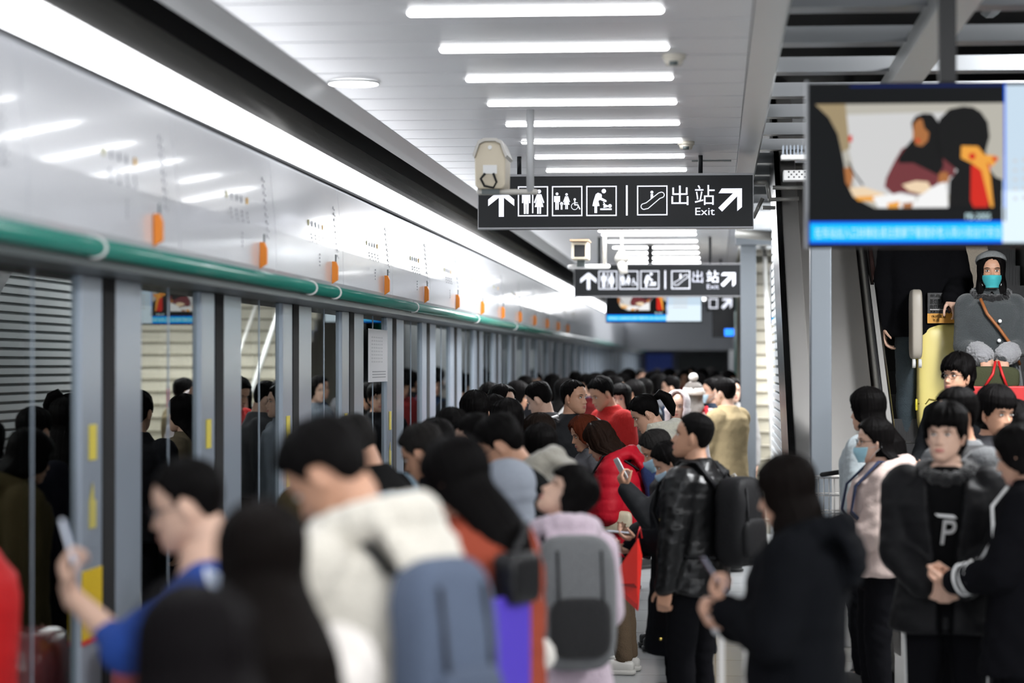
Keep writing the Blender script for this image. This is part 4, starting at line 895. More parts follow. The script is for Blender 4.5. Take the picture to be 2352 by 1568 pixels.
def worn(name, info, label, cat):
    o = empty(name, info['loc'], info['a']); tag(o, label, cat); return o
def phone(info, sd, label, col=(.75, .78, .82)):
    shd, el, wr, fd, pn, cu = info['arms'][sd]; K = info['K']; d = fd / np.linalg.norm(fd); n = pn - d * np.dot(pn, d); n /= np.linalg.norm(n); u = np.cross(d, n)
    c = wr + d * .125 + n * .030; R = np.stack([u, d, n], 1)
    o = worn('smartphone', info, label, 'phone')
    pb = obj('phone_body', M().add(rbox(c, (.075, .158, .009), .25, 24, 8, R)).tf(lambda v: v * K), mat('phone_%02d' % int(col[0] * 99), col, rough=.3), o)
    obj('screen', M().add(rbox(c + n * .004, (.068, .148, .004), .2, 24, 8, R)).tf(lambda v: v * K), mat('phone_screen', (.02, .02, .03), rough=.1, emit=.5, ecol=(.5, .6, .8)), pb); return o
def backpack(info, label, col, kind='nylon', size=(.30, .17, .44), z=1.19, strap=(.015, .015, .018), pocket=True, twotone=None):
    K = info['K']; bend = info['bend']; B = info['bulk']; y0 = -.125 - B - size[1] / 2; o = worn('backpack', info, label, 'backpack')
    def fin(m): return m.tf(lambda v: bend(v) * K)
    def folds(v): return v * (1 + .02 * noise(v, 18, 2))[:, None]
    v, f = rbox((0, y0, z), size, .5, 40, 24); obj('bag', fin(M().add((v + np.array((0, 1, 0)) * (.006 * noise(v, 20, 1))[:, None], f))), cloth(col, kind), o)
    if pocket: fp = obj('front_pocket', fin(M().add(rbox((0, y0 - size[1] * .42, z - size[2] * .18), (size[0] * .8, .07, size[2] * .45), .5, 30, 14))), cloth(twotone or [c * .8 for c in col], kind), o)
    if pocket:
        for xx in (-.28, .28): obj('zip', fin(M().add(tube([(xx * size[0], y0 - size[1] * .50, z - size[2] * .36), (xx * size[0], y0 - size[1] * .54, z), (xx * size[0], y0 - size[1] * .46, z + size[2] * .38)], .006, 6))), cloth(strap, 'nylon'), fp)
    for sd in (-1, 1):
        P = [(sd * .09, -.13 - B, 1.36), (sd * .10, -.07, 1.455 + B * .5), (sd * .11, .02, 1.455 + B * .7), (sd * .125, .10 + B, 1.36), (sd * .135, .125 + B, 1.22), (sd * (.17 + B), .06, 1.08), (sd * (.16 + B), -.07, 1.0), (sd * .12, -.14 - B, 1.0)]
        obj('shoulder_strap', fin(M().add(tube(P, .022, 8, flat=(1, .35)))), cloth(strap, 'nylon'), o)
    obj('carry_loop', fin(M().add(tube([(-.03, -.14 - B, z + size[2] * .48), (0, -.15 - B, z + size[2] * .56), (.03, -.14 - B, z + size[2] * .48)], .008, 6))), cloth(strap, 'nylon'), o)
    return o
BLK = (.010, .010, .012)
# ---- foreground
P_ = person('blue', 'heavyset man in a royal blue sweater looking at his raised phone, lower left', 432, 1052, 860, 92, skin=2, hair='crew', top=('knit', (.014, .06, .30)), bulk=.02, fat=.22, sleeve=.30, lean=10, pitch=16, glasses=True,
     L=((.0, .46, 1.345), (.05, .30, 1), (.2, -1, .25), .75), Rh='down', hem=.86)
phone(P_, -1, 'pale smartphone held up in front of the man in blue', (.75, .78, .85))
person('longback', 'woman with very long dark hair and cream puffer seen from behind at lower centre left', 600, 1150, 1120, 35, hair='long', hlen=.42, hcol=(.012, .009, .008), top=('puffer', (.68, .64, .60)), bulk=.05, pitch=8, Rh='phone', L='phone', girl=True)
person('darkfront', 'nearest dark-haired person at the bottom edge with a touch of red collar', 445, 1340, 1480, 20, hair='bob', hcol=(.010, .008, .009), top=('knit', (.35, .02, .04)), bulk=.03, pitch=15, girl=True)
P_ = person('cream', 'tall man in a cream hooded jacket bending his head down', 752, 955, 950, 58, yaw=18, skin=1, hair='short', messy=.3, top=('fleece', (.66, .62, .54)), bulk=.042, hood=1.6, lean=4, pitch=42, Rh='phone', L='phone')
backpack(P_, 'slate blue backpack on the back of the man in cream', (.075, .10, .155), 'denim', (.28, .13, .50), z=1.14)
phone(P_, -1, 'small bright phone low in the hands of the man in cream')
P_ = person('rust', 'woman with long black hair and rust-brown coat in the middle foreground', 1048, 1000, 760, 62, skin=0, hair='long', hlen=.32, top=('plain', (.30, .062, .035)), bulk=.045, pitch=24, lean=6, girl=True, Rh='low', L='phone', hem=.55)
K = P_['K']; o = worn('shoulder_bag', P_, 'black flap bag slung behind the woman in rust brown', 'bag')
obj('bag_body', M().add(rbox((-.13, -.19, 1.32), (.16, .09, .15), .4, 30, 16)).tf(lambda v: v * K), cloth(BLK, 'leather'), o); obj('strap', M().add(tube([(-.13, -.18, 1.38), (.0, -.14, 1.46), (.12, -.02, 1.47), (.14, .13, 1.38)], .012, 8)).tf(lambda v: v * K), cloth(BLK, 'leather'), o)
o = worn('purple_folder', P_, 'bright violet folder under the black bag of the woman in rust', 'folder'); obj('cover', M().add(box(-.29, -.07, -.20, -.185, 1.00, 1.27)).tf(lambda v: v * K), mat('violet', (.075, .04, .46), rough=.45), o, smooth=False, bevel=.004)
obj('sheet_block', M().add(box(-.285, -.075, -.185, -.175, 1.005, 1.265)).tf(lambda v: v * K), M_WHITE, o, smooth=False)
x, y, z = unproj(1242, 1525, 700); o = empty('plush_charm', (x, y, z)); tag(o, 'fluffy white charm hanging in front of the rust coat at the bottom', 'charm')
m = M().add(ell((0, 0, .03), (.05, .045, .055))).add(ell((-.03, 0, -.035), (.03, .03, .05))); m.tf(lambda v: v + (.006 * noise(v, 130, 2))[:, None] * v / .05); obj('pompom', m, cloth((.75, .72, .66), 'fleece'), o); obj('cord', M().add(tube([(0, 0, .07), (.01, .02, .18), (0, .05, .3)], .003, 6)), M_WHITE, o)
# girl in black hooded coat
P_ = person('blackcoat', 'woman with long black hair and black hooded coat holding a phone', 1806, 1042, 690, 75, skin=0, hair='drape', hcol=(.011, .008, .007), top=('plain', (.010, .011, .014)), bulk=.055, pitch=14, hfront=.85, hood=1.6, hem=.45, girl=True, L=((-.09, .23, 1.19), (.25, .6, .75), (.3, -.75, .6), .75), Rh=((.03, .24, 1.12), (-.3, .8, .2), (-.2, -.3, 1), .6))
phone(P_, -1, 'dim purplish smartphone of the woman in the black hooded coat', (.10, .07, .09))
x, y, z = unproj(1686, 1452, 640); o = empty('suitcase', (x, y, 0)); tag(o, 'silver trolley suitcase handle standing beside the black hooded coat', 'suitcase')
obj('shell', M().add(rbox((0, .1, .34), (.36, .24, .58), .35, 32, 16)), mat('case_silver', (.45, .46, .48), rough=.3, metal=.3), o)
th_ = obj('telescopic_handle', M().add(box(-.055, -.035, .08, .10, .6, z)).add(box(.035, .055, .08, .10, .6, z)), M_STEEL, o, smooth=False); obj('grip', M().add(cap((-.06, .09, z), .022, (.06, .09, z), .022)), mat('grip_grey', (.55, .55, .56), rough=.35), th_)
for sx in (-.13, .13): obj('wheel', M().add(cyl((sx - .012, .1, .028), (sx + .012, .1, .028), .028)), M_BLACK, o)
# ---- middle row
P_ = person('furman', 'man with glasses in a black jacket with pale furry hood bending over', 1150, 950, 535, 84, skin=1, hair='short', messy=.3, top=('plain', (.018, .020, .020)), bulk=.05, lean=20, pitch=34, glasses=True, hood=1.3, hoodmat=('fleece', (.32, .30, .25)), L='phone', Rh='phone')
phone(P_, -1, 'glowing phone hidden under the face of the man with the furry hood')
P_ = person('greyhood', 'person in a light grey hooded top with black shoulder strap, hood up', 1165, 1062, 565, 25, yaw=40, skin=0, hair='bob', hoodup=True, top=('plain', (.30, .33, .38)), bulk=.05, lean=12, pitch=10, Rh='low', L='low')
backpack(P_, 'black backpack behind the light grey hooded top', BLK, 'nylon', (.26, .14, .36), z=1.12)
P_ = person('tilted', 'woman with black bob tilting her face up, pink hood', 1304, 1068, 600, 16, yaw=92, L='low', Rh='low', skin=2, hair='bobopen', messy=.2, top=('fleece', (.62, .50, .58)), bulk=.03, lean=4, pitch=-34, hood=1.1, hem=.70, girl=True, closed=True)
backpack(P_, 'big grey and black backpack with vertical zips on the woman in pink', (.14, .145, .15), 'wool', (.33, .18, .54), z=1.17, twotone=(.015, .015, .017))
P_ = person('red', 'woman in a bright red hooded puffer jacket with brown hair falling over her face', 1378, 968, 362, 82, skin=0, hair='mid', hcol=(.030, .016, .011), messy=.8, top=('puffer', (.42, .004, .016)), quilt=.007, bulk=.055, lean=12, pitch=30, hood=1.3, L='low', Rh='low', legs=(.10, .065, .035), girl=True, shoe=(.6, .58, .54), hem=.80)
backpack(P_, 'navy backpack with orange zip on the red puffer jacket', (.015, .03, .10), 'nylon', (.28, .16, .38), z=1.20)
K = P_['K']; o = worn('crossbody_bag', P_, 'cream quilted crossbody bag on the red puffer jacket', 'bag')
obj('bag_body', M().add(rbox((-.21, .03, 1.04), (.09, .22, .15), .45, 30, 16)).tf(lambda v: v * K), cloth((.50, .44, .32), 'leather'), o); obj('strap', M().add(tube([(-.2, .12, 1.08), (-.16, .18, 1.28), (.06, .14, 1.45)], .008, 6)).tf(lambda v: v * K), cloth(BLK), o)
person('redhair', 'red-haired woman with bowed face just left of the red puffer jacket', 1342, 952, 345, 110, skin=1, hair='mid', hcol=(.16, .035, .015), messy=.4, top=('plain', (.10, .10, .11)), bulk=.04, pitch=20, girl=True)
P_ = person('white', 'woman with black ponytail in a white fleece jacket, head bowed', 1482, 905, 335, 98, skin=0, hair='tied', tail=True, top=('fleece', (.62, .60, .50)), bulk=.06, lean=10, pitch=32, hood=.8, girl=True, L='phone', Rh='phone', collar=.05)
P_ = person('maskA', 'woman with grey-streaked hair and blue face mask bending beside the white fleece', 1508, 985, 395, 100, skin=1, hair='longback', hlen=.1, hcol=(.03, .028, .027), mask=(.36, .55, .68), top=('puffer', (.03, .032, .036)), bulk=.05, lean=12, pitch=30, L='phoneup', Rh='low', girl=True)
phone(P_, -1, 'white-cased smartphone raised in front of the leather jacket man', (.70, .72, .72))
P_ = person('maskB', 'masked person in a long black coat with gold buttons leaning behind the leather jacket', 1536, 1012, 420, 100, skin=0, hair='longback', hlen=.15, mask=(.42, .58, .70), top=('plain', (.013, .014, .018)), bulk=.065, hem=.42, lean=2, pitch=30, L=((-.06, .27, 1.12), (.0, .9, .1), (.1, -.3, 1), .5), Rh='low', girl=True)
phone(P_, -1, 'silver smartphone held low by the person in the gold-button coat', (.6, .63, .68))
K = P_['K']; m = M()
for i in range(6): m.add(ell((-.235 + .01 * i, .07, 1.30 - i * .16), (.011, .011, .011), 10, 6))
for i in range(5): m.add(ell((-.23, .16, 1.25 - i * .18), (.010, .010, .010), 10, 6))
obj('gold_buttons', m.tf(lambda v: v * K), mat('gold', (.75, .55, .15), rough=.25, metal=1), P_['root'])
x, y, z = unproj(1465, 1236, 430); o = empty('shopping_bag', (x, y, z)); tag(o, 'bright red paper shopping bag hanging at an angle under the phone hands', 'bag')
v = [(0, 0, 0), (-.155, 0, -.24), (0, .02, -.39), (.02, .02, -.10)]; v2 = [(a, b + .10, c) for a, b, c in v]
obj('bag_body', M().add((v + v2, [(0, 1, 2, 3), (7, 6, 5, 4), (0, 4, 5, 1), (1, 5, 6, 2), (2, 6, 7, 3), (3, 7, 4, 0)])), mat('bag_red', (.75, .025, .015), rough=.35), o, smooth=False, bevel=.006)
obj('bag_bottom', M().add(([(-.155, -.001, -.24), (0, .019, -.39), (.0, .018, -.27), (-.02, -.002, -.24)], [(0, 1, 2, 3)])), mat('bag_red_dark', (.45, .02, .015), rough=.4), o, smooth=False)
obj('handle', M().add(tube([(-.01, .02, -.01), (.01, .03, .06), (.02, .06, .0)], .004, 6)), M_RED, o)
P_ = person('leather', 'man in a black leather jacket with short hair looking left', 1592, 947, 452, 62, skin=1, hair='crew', hcol=(.012, .011, .011), top=('leather', (.012, .012, .013)), bulk=.045, pitch=-8, yaw=22, lean=0, hem=.80, L=((-.24, .05, .76), (-.02, .15, -1), (1, .2, 0), .6), Rh='down')
backpack(P_, 'black backpack behind the leather jacket man with a red tag', BLK, 'nylon', (.30, .18, .46), z=1.18)
x, y, z = unproj(1700, 1128, 445); o = empty('luggage_tag', (x, y, z)); tag(o, 'small orange-red luggage tag hanging from the black backpack', 'tag')
obj('card', M().add(rbox((0, 0, 0), (.055, .02, .10), .3)), mat('tag_red', (.80, .08, .03), rough=.5), o); obj('loop', M().add(tube([(0, 0, .05), (-.03, 0, .09), (-.06, .03, .07)], .004, 6)), M_WHITE, o)
# ---- right side
P_ = person('boy', 'young man in a black puffer over a black hoodie, hands clasped, facing the camera', 2172, 925, 520, 172, skin=2, hair='fringe', messy=.5, top=('puffer', (.009, .009, .011)), bulk=.06, openj=.085, hem=.76, yaw=-14, pitch=-2, L='clasp', Rh='clasp', furcol=(.012, .012, .013), fine=True)
K = P_['K']; me = text_mesh('P', .15); V, Fc = mesh_arrays(me)
V = np.stack([-V[:, 0], np.zeros(len(V)), V[:, 1]], 1); V[:, 0] = V[:, 0] * .9 - .01 - V[:, 2] * .12; V += np.array((0, .152, 1.19)); V[:, 1] -= 0
m = M().add((V * K, Fc)); m.add((np.array([(-.035, .152, 1.27), (-.05, .152, 1.255), (.03, .152, 1.262), (.045, .152, 1.275)]) * K, [(0, 1, 2, 3)]))
o = obj('letter_print', m, M_WHITE, P_['root'], smooth=False); so = o.modifiers.new('s', 'SOLIDIFY'); so.thickness = .004; so.offset = 0
obj('zip_pull', M().add(rbox((.0, .185, 1.0), (.012, .006, .04), .4)).tf(lambda v: v * K), M_WHITE, P_['root'])
m = M()
for sd in (-1, 1):
    for dx in (0, .018): m.add(tube([(sd * .183, .02 + dx, .86), (sd * .172, .04 + dx, .5), (sd * .165, .02 + dx, .15)], .004, 6))
obj('trouser_stripe', m.tf(lambda v: v * K), M_WHITE, P_['root'])
P_ = person('varsity', 'person with long dark hair and black jacket with white piping cut by the right edge', 2338, 972, 545, 72, skin=0, hair='long', hlen=.12, top=('plain', (.010, .010, .013)), bulk=.055, pitch=20, L='low', Rh='low', girl=True, blouse=(.35, .22, .55), hem=.66, openj=.05)
K = P_['K']; m = M()
for sd in (-1, 1):
    m.add(tube([(sd * .09, .07, 1.46), (sd * .17, .12, 1.38), (sd * .235, .10, 1.25), (sd * .20, .165, 1.15)], .007, 6))
    shd, el, wr, fd, pn, cu = P_['arms'][sd]; dd = (wr - el) / np.linalg.norm(wr - el); u, v_, _ = frame(dd)
    for q in (.05, .08, .11): m.add(tube([wr - dd * q + .066 * (u * math.cos(a) + v_ * math.sin(a)) for a in np.linspace(0, 2 * PI, 20, endpoint=False)], .006, 6, closed=True))
m.add(tube([(.14, .18, .95), (.13, .185, .75), (.22, .14, .74)], .006, 6)); obj('white_piping', m.tf(lambda v: v * K), M_WHITE, P_['root'])
P_ = person('pinkhood', 'woman with glasses and light blue mask in a pale pink hooded jacket, in profile', 2008, 958, 430, 98, skin=2, hair='longback', hlen=.12, top=('plain', (.55, .44, .40)), bulk=.055, pitch=4, hood=1.1, mask=(.33, .58, .68), glasses=True, hem=.86, L='low', Rh='low', girl=True)
backpack(P_, 'small navy backpack on the pale pink jacket', (.10, .12, .17), 'nylon', (.25, .13, .34), z=1.2, strap=(.02, .03, .07))
person('tallhair', 'tall woman with long black hair in a pale blue-grey jacket behind the masked woman', 1992, 888, 405, 60, skin=0, hair='long', hlen=.34, top=('nylon', (.40, .45, .47)), bulk=.05, pitch=6, girl=True, ground=.12)
x, y, z = unproj(1908, 1105, 400); o = empty('wire_basket', (x, y, 0)); tag(o, 'wire trolley basket with a blue tie beside the column', 'trolley')
m = M()
for i in range(9):
    xx = -.10 + i * .03; m.add(tube([(xx, 0, z + .02), (xx, 0, z - .22), (xx, .25, z - .24)], .003, 5))
for zz in (z + .02, z - .08, z - .18): m.add(tube([(-.11, 0, zz), (.15, 0, zz), (.15, .25, zz), (-.11, .25, zz)], .004, 5, closed=True))
for xx in (-.1, .14): m.add(tube([(xx, 0, z), (xx, .1, .08)], .009, 6)); m.add(tube([(xx, .25, z), (xx, .2, .08)], .009, 6))
obj('wires', m, M_STEEL, o); obj('grip', M().add(cap((-.05, -.02, z + .04), .014, (.08, -.02, z + .06), .014)), M_BLACK, o); obj('blue_tie', M().add(rbox((.10, -.01, z - .03), (.05, .03, .03), .4)), mat('tie_blue', (.02, .10, .35), rough=.5), o)
for xx in (-.1, .14): obj('wheel', M().add(cyl((xx - .01, .12, .05), (xx + .01, .12, .05), .05)), M_BLACK, o)
def onstep(Yw): return step_z(Yw)
def ground_at(px, s): return onstep(unproj(px, 835, s)[1])
person('specs', 'man with round glasses and tousled black hair at the foot of the escalator', 2200, 812, 392, 135, skin=1, hair='fringe', messy=.9, top=('plain', (.02, .022, .025)), glasses=True, bulk=.04, pitch=-4, ground=ground_at(2200, 392), L='low', Rh='low')
person('vest', 'man in a black vest with grey sleeves behind the young man in black', 2196, 888, 470, 120, skin=1, hair='short', top=('knit', (.16, .165, .17)), bulk=.045, pitch=4)
K = PEOPLE['vest']['K']; q = M().add(loft([ering(z_, rx, ry, yo) for z_, rx, ry, yo in ((.84, .215, .17, 0), (1.05, .21, .168, 0), (1.2, .218, .172, 0), (1.32, .205, .172, -.005), (1.40, .15, .14, -.012), (1.47, .095, .10, -.018))])); obj('black_vest', q.tf(lambda v: v * K), cloth(BLK, 'puffer'), PEOPLE['vest']['root'])
person('kid', 'short person with black fringe looking right below the red gift bag', 2288, 884, 430, 215, skin=1, hair='fringe', top=('plain', (.05, .05, .055)), pitch=8)
person('purplespecs', 'woman with purple-rimmed glasses near the right edge', 2330, 918, 425, 190, skin=2, hair='bob', top=('plain', (.05, .045, .05)), glasses=(.12, .05, .30), pitch=4, girl=True)
person('edgeface', 'woman with black hair cut by the right edge above the white-piped jacket', 2362, 948, 500, 150, skin=2, hair='long', hlen=.1, top=('plain', BLK), pitch=4, girl=True)
# ---- on the escalator
sE = 352; gE = ground_at(2277, sE)
P_ = person('escal', 'woman in a dark grey wool coat with grey headband and teal mask on the escalator', 2277, 578, sE, 178, skin=1, hair='drape', hlen=.24, hfront=.75, top=('wool', (.046, .053, .055)), bulk=.034, hem=.72, scale=.97, mask=(.05, .42, .45), band=('band', (.20, .21, .21)), furcol=(.012, .012, .013), furcuff=(.30, .30, .31), L='carry', Rh='carry', girl=True)
K = P_['K']; R = P_['root']
obj('white_button', sum((M(),), M()) if False else M().add(ell((-.045, .168, 1.27), (.013, .008, .013))).add(ell((-.04, .168, 1.14), (.013, .008, .013))).add(ell((-.045, .168, .99), (.013, .008, .013))).tf(lambda v: v * K), M_WHITE, R)
obj('brown_strap', M().add(tube([(.08, .13, 1.42), (.04, .175, 1.32), (-.04, .178, 1.22), (-.14, .17, 1.08), (-.18, .11, .98)], .011, 8)).tf(lambda v: v * K), mat('strap_brown', (.32, .11, .03), rough=.5), R)
o = worn('gift_bag', P_, 'red carrier bag with olive parcel held by the woman in the grey coat', 'bag')
obj('bag_body', M().add(loft([[(x_, y_, z_) for x_, y_ in ((-w_, .25), (w_, .25), (w_, .39), (-w_, .39))] for z_, w_ in ((.56, .20), (.60, .215), (.84, .19))])).tf(lambda v: v * K), mat('gift_red', (.62, .02, .02), rough=.5), o, smooth=False, bevel=.01)
obj('parcel', M().add(rbox((.02, .32, .89), (.36, .14, .16), .5, 30, 14)).tf(lambda v: v * K), cloth((.06, .065, .035), 'plain'), o)
obj('handle', M().add(tube([(-.07, .40, .84), (-.04, .41, .92), (-.02, .35, 1.0)], .010, 6)).add(tube([(.07, .40, .84), (.02, .41, .92), (0, .35, 1.0)], .010, 6)).tf(lambda v: v * K), mat('gift_red', (.6, .02, .02)), o)
obj('gold_mark', M().add(box(-.015, .015, .388, .393, .72, .76)).add(box(-.01, .02, .388, .393, .67, .70)).tf(lambda v: v * K), mat('gold_print', (.7, .4, .12), rough=.5), o, smooth=False)
sY = 345; gx, gy, _ = unproj(2176, 835, sY); gz = CAMZ - (935 - 835) / sY
gz = step_z(gy + .10); HC = CAMZ + (835 - 742) / sY - gz
o = empty('suitcase', (gx, gy, gz)); tag(o, 'large glossy yellow suitcase standing on the escalator steps', 'suitcase')
obj('shell', M().add(rbox((0, .14, HC / 2 + .02), (.38, .25, HC - .04), .32, 48, 24)), mat('case_yellow', (.85, .72, .24), rough=.35, coat=.2), o)
obj('zip_seam', M().add(tube([(-.19, .05, HC * .33), (-.14, .02, HC * .33), (-.12, .01, HC * .37), (-.08, .008, HC * .36), (-.05, .008, HC * .39), (.05, .01, HC * .36), (.19, .05, HC * .36)], .005, 6)), mat('seam_olive', (.25, .20, .03), rough=.5), o)
th_ = obj('telescopic_handle', M().add(box(-.055, -.035, .12, .14, HC - .05, HC + .27)).add(box(.085, .105, .12, .14, HC - .05, HC + .27)), mat('handle_grey', (.5, .5, .48), rough=.4), o, smooth=False)
obj('grip', M().add(rbox((.02, .13, HC + .28), (.17, .05, .045), .4)), mat('case_cream', (.72, .58, .24), rough=.4), th_)
for sx in (-.14, .14): obj('wheel', M().add(cyl((sx - .015, .1, .03), (sx + .015, .1, .03), .03)), M_BLACK, o)
obj('side_latch', M().add(rbox((-.195, .1, HC * .75), (.02, .05, .08), .4)).add(rbox((-.195, .1, HC * .32), (.02, .05, .08), .4)), mat('latch_yellow', (.8, .7, .05), rough=.4), o)
o = empty('gift_box', (gx - .13, gy + .02, gz + HC)); tag(o, 'black and orange printed box lying on top of the yellow suitcase', 'box'); cw = .005
S_ = 1 / sY
obj('carton', M().add(box(0, .26, 0, .16, 0, .205)), mat('box_black', (.015, .014, .014), rough=.45), o, smooth=False, bevel=.003)
f = Flat(115, 708, S_ / 3.92); f.k = 1; f.rect(115, 618, 470, 706, 0); f.text('新品', 140, 445, 230, 472, 1); f.text('原切厚肉脯', 138, 488, 300, 535, 2); f.text('肉打饼干', 138, 540, 268, 575, 2); f.rect(138, 580, 292, 586, 2); f.text('香脆可口', 140, 592, 240, 612, 0)
f.text('休闲食品', 150, 630, 280, 660, 3); f.text('礼盒', 165, 665, 220, 690, 3); f.poly([(345, 520), (380, 490), (420, 475), (465, 480), (468, 640), (420, 680), (380, 660), (350, 590)], 4); f.disc(325, 575, 26, 5); f.disc(400, 550, 14, 0, True); f.disc(435, 600, 12, 0); f.poly([(400, 480), (430, 470), (430, 500), (410, 510)], 6); f.stroke([(285, 610), (310, 625), (345, 590)], 5, 0)
obj('print', f.m, [mat('box_orange', (.72, .33, .03), rough=.5), mat('box_gold', (.5, .28, .08), rough=.5), mat('box_white', (.75, .72, .7), rough=.5), mat('box_dkorange', (.45, .16, .02), rough=.5), mat('biscuit', (.80, .52, .20), rough=.6), mat('box_brown', (.20, .06, .03), rough=.5), M_RED], o, smooth=False)
P_ = person('blackcoat2', 'black-coated person with a hand on the yellow suitcase handle, head behind the screen', 2118, 440, 340, 178, skin=2, hair='short', top=('plain', (.010, .010, .012)), bulk=.06, hem=.78, ground=ground_at(2118, 340) + 0, legs=(.03, .045, .055), L=((-.17, .30, 1.02), (-.35, .6, -.6), (.1, -.5, -.8), .6), Rh='down', fine=True, scale=1.02)
person('fleececoat', 'person in an open cream fleece coat behind the yellow suitcase, head hidden by the screen', 2178, 420, 325, 180, skin=0, hair='long', top=('fleece', (.55, .48, .38)), bulk=.06, hem=.70, ground=ground_at(2178, 325), openj=.05, blouse=(.60, .58, .57), fine=False, scale=.98, girl=True)
x, y, z = unproj(2062, 628, 330); o = empty('suitcase', (x, y, z)); tag(o, 'pinkish ribbed suitcase high on the escalator just under the screen', 'suitcase'); z_ = step_z(y + .1); o.location.z = z_
hh = .75; zb = z - z_ 
m = M().add(rbox((0, .1, zb + hh / 2), (.22, .25, hh), .3, 40, 16))
for i in range(6): m.add(box(-.09 + i * .035, -.082 + i * .035, -.032, .0, zb + .06, zb + hh - .05))
obj('shell', m, mat('case_pink', (.48, .27, .24), rough=.4), o); obj('corner', M().add(rbox((-.06, .0, zb + .03), (.12, .1, .06), .4)), mat('case_red', (.3, .05, .03), rough=.4), o)
for sx in (-.07, .07): obj('wheel', M().add(cyl((sx - .012, .1, max(.03, zb - .03)), (sx + .012, .1, max(.03, zb - .03)), .03)), M_BLACK, o)
x, y, z = unproj(2106, 660, 348); o = empty('suitcase', (x, y, step_z(y + .1))); tag(o, 'narrow beige suitcase beside the jeans leg on the escalator', 'suitcase'); zt_ = z - o.location.z
obj('shell', M().add(rbox((0, .1, max(.35, zt_ - .24)), (.075, .3, .46), .3, 30, 14)), mat('case_beige', (.42, .38, .32), rough=.4), o)
for sx in (-.02, .02): obj('wheel', M().add(cyl((sx - .01, .0, max(.03, zt_ - .50)), (sx + .01, .0, max(.03, zt_ - .50)), .03)), M_WHITE, o)
# ---- centre and far heads
person('slate', 'balding man in a slate jacket with black collar behind the man in cream', 812, 950, 560, 70, skin=1, hair='crew', hcol=(.03, .028, .027), top=('nylon', (.10, .15, .19)), bulk=.05, lean=8, pitch=32, hoodmat=('plain', (.02, .02, .02)), collar=.03)
person('greyhead', 'person with greying dark hair bowed beside the slate jacket', 972, 972, 530, 75, skin=1, hair='short', hcol=(.035, .032, .03), messy=.4, top=('plain', (.03, .03, .035)), pitch=25, lean=6)
person('c1', 'back of a dark short-haired head left of the tall standing man', 1090, 897, 380, 10, skin=1, hair='short', messy=.5, top=('plain', (.03, .03, .035)))
person('c2', 'lower black-haired head in front, seen from behind at the left of the group', 1036, 936, 440, 20, skin=1, hair='short', top=('plain', (.02, .02, .03)), messy=.4, girl=True)
person('c3', 'woman with smooth black hair seen from behind beside the bowed heads', 1166, 914, 400, -10, skin=1, hair='long', hlen=.2, top=('plain', (.02, .02, .02)), girl=True)
person('c4', 'person with bare forehead and dark cap of hair behind the furry hood', 1092, 948, 490, 100, skin=2, hair='crew', top=('plain', (.03, .03, .03)), pitch=20)
person('c5', 'black-haired woman seen from behind, her head just above the grey furry hood', 1242, 972, 440, -15, skin=0, hair='long', hlen=.12, top=('plain', (.02, .02, .02)), girl=True)
person('c6', 'woman with brown-black hair and a sliver of cheek behind the smooth black head', 1240, 948, 380, -50, skin=2, hair='mid', hcol=(.02, .013, .010), top=('plain', (.03, .03, .03)), girl=True)
P_ = person('tallman', 'tall man with cropped hair in a black jacket with white shoulder stripes facing right', 1318, 872, 305, -145, skin=1, hair='crew', top=('nylon', (.014, .016, .020)), bulk=.05, hem=.82, yaw=25)
K = P_['K']; m = M()
for sd in (-1, 1):
    m.add(tube([P_['bend']((sd * .12, .0, 1.475)), P_['bend']((sd * .20, .0, 1.455)), P_['bend']((sd * .255, .01, 1.40)), P_['bend']((sd * .285, .02, 1.28))], .022, 8, flat=(1, .5)))
obj('white_stripe', m.tf(lambda v: v * K), M_WHITE, P_['root'])
person('c7', 'man with thick black hair and pale cheek in profile left of the tall man', 1238, 876, 290, 75, skin=2, hair='short', messy=.3, top=('plain', (.09, .09, .095)), pitch=25, yaw=0)
P_ = person('redsweater', 'man in a bright red sweater with a white patch looking down', 1382, 864, 275, 122, skin=1, hair='short', top=('knit', (.50, .012, .010)), bulk=.045, pitch=26, lean=8)
person('c8', 'pale-faced woman with dark fringe beside the red sweater', 1425, 880, 265, 165, skin=2, hair='longfringe', hlen=.15, top=('plain', (.05, .045, .04)), girl=True)
person('tan', 'person with black hair in a tan coat standing by the slim column', 1664, 868, 245, 55, skin=2, hair='short', top=('plain', (.42, .33, .19)), bulk=.05, hem=.60, pitch=4, L='low', Rh='low', legs=(.03, .035, .045))
person('masked', 'person in dark coat with pale blue mask left of the tan coat', 1634, 868, 225, 110, skin=0, hair='short', mask=(.45, .58, .66), top=('plain', (.03, .04, .06)), fine=False)
P_ = person('beanie', 'far person in pale fluffy jacket, white pompom hat and red scarf', 1592, 876, 240, 10, skin=2, hair='long', hlen=.05, hcol=(.3, .27, .25), band=('beanie', (.75, .70, .66)), top=('fleece', (.62, .52, .50)), bulk=.07, girl=True, fine=False)
K = P_['K']; obj('red_scarf', M().add(tube([(.10, -.10, 1.50), (.12, -.16, 1.35), (.10, -.18, 1.18)], .045, 10, flat=(1, .4))).add(tube([(.09 * math.sin(a), .09 * math.cos(a), 1.47) for a in np.linspace(0, 2 * PI, 16, endpoint=False)], .035, 8, closed=True)).tf(lambda v: v * K), cloth((.45, .01, .02), 'knit'), P_['root'])
person('hoodgirl', 'girl with her pale pink hood up in the far crowd', 1556, 900, 262, 175, skin=2, hair='long', hoodup=True, hoodmat=('fleece', (.66, .58, .58)), top=('fleece', (.66, .58, .58)), bulk=.05, girl=True, fine=False)
P_ = person('parka', 'person in an olive-brown parka mirrored in the leftmost door glass', 716, 985, 505, 60, skin=1, hair='bob', top=('plain', (.085, .065, .03)), bulk=.06, hood=1, hem=.5, lean=5, pitch=15, fine=False)
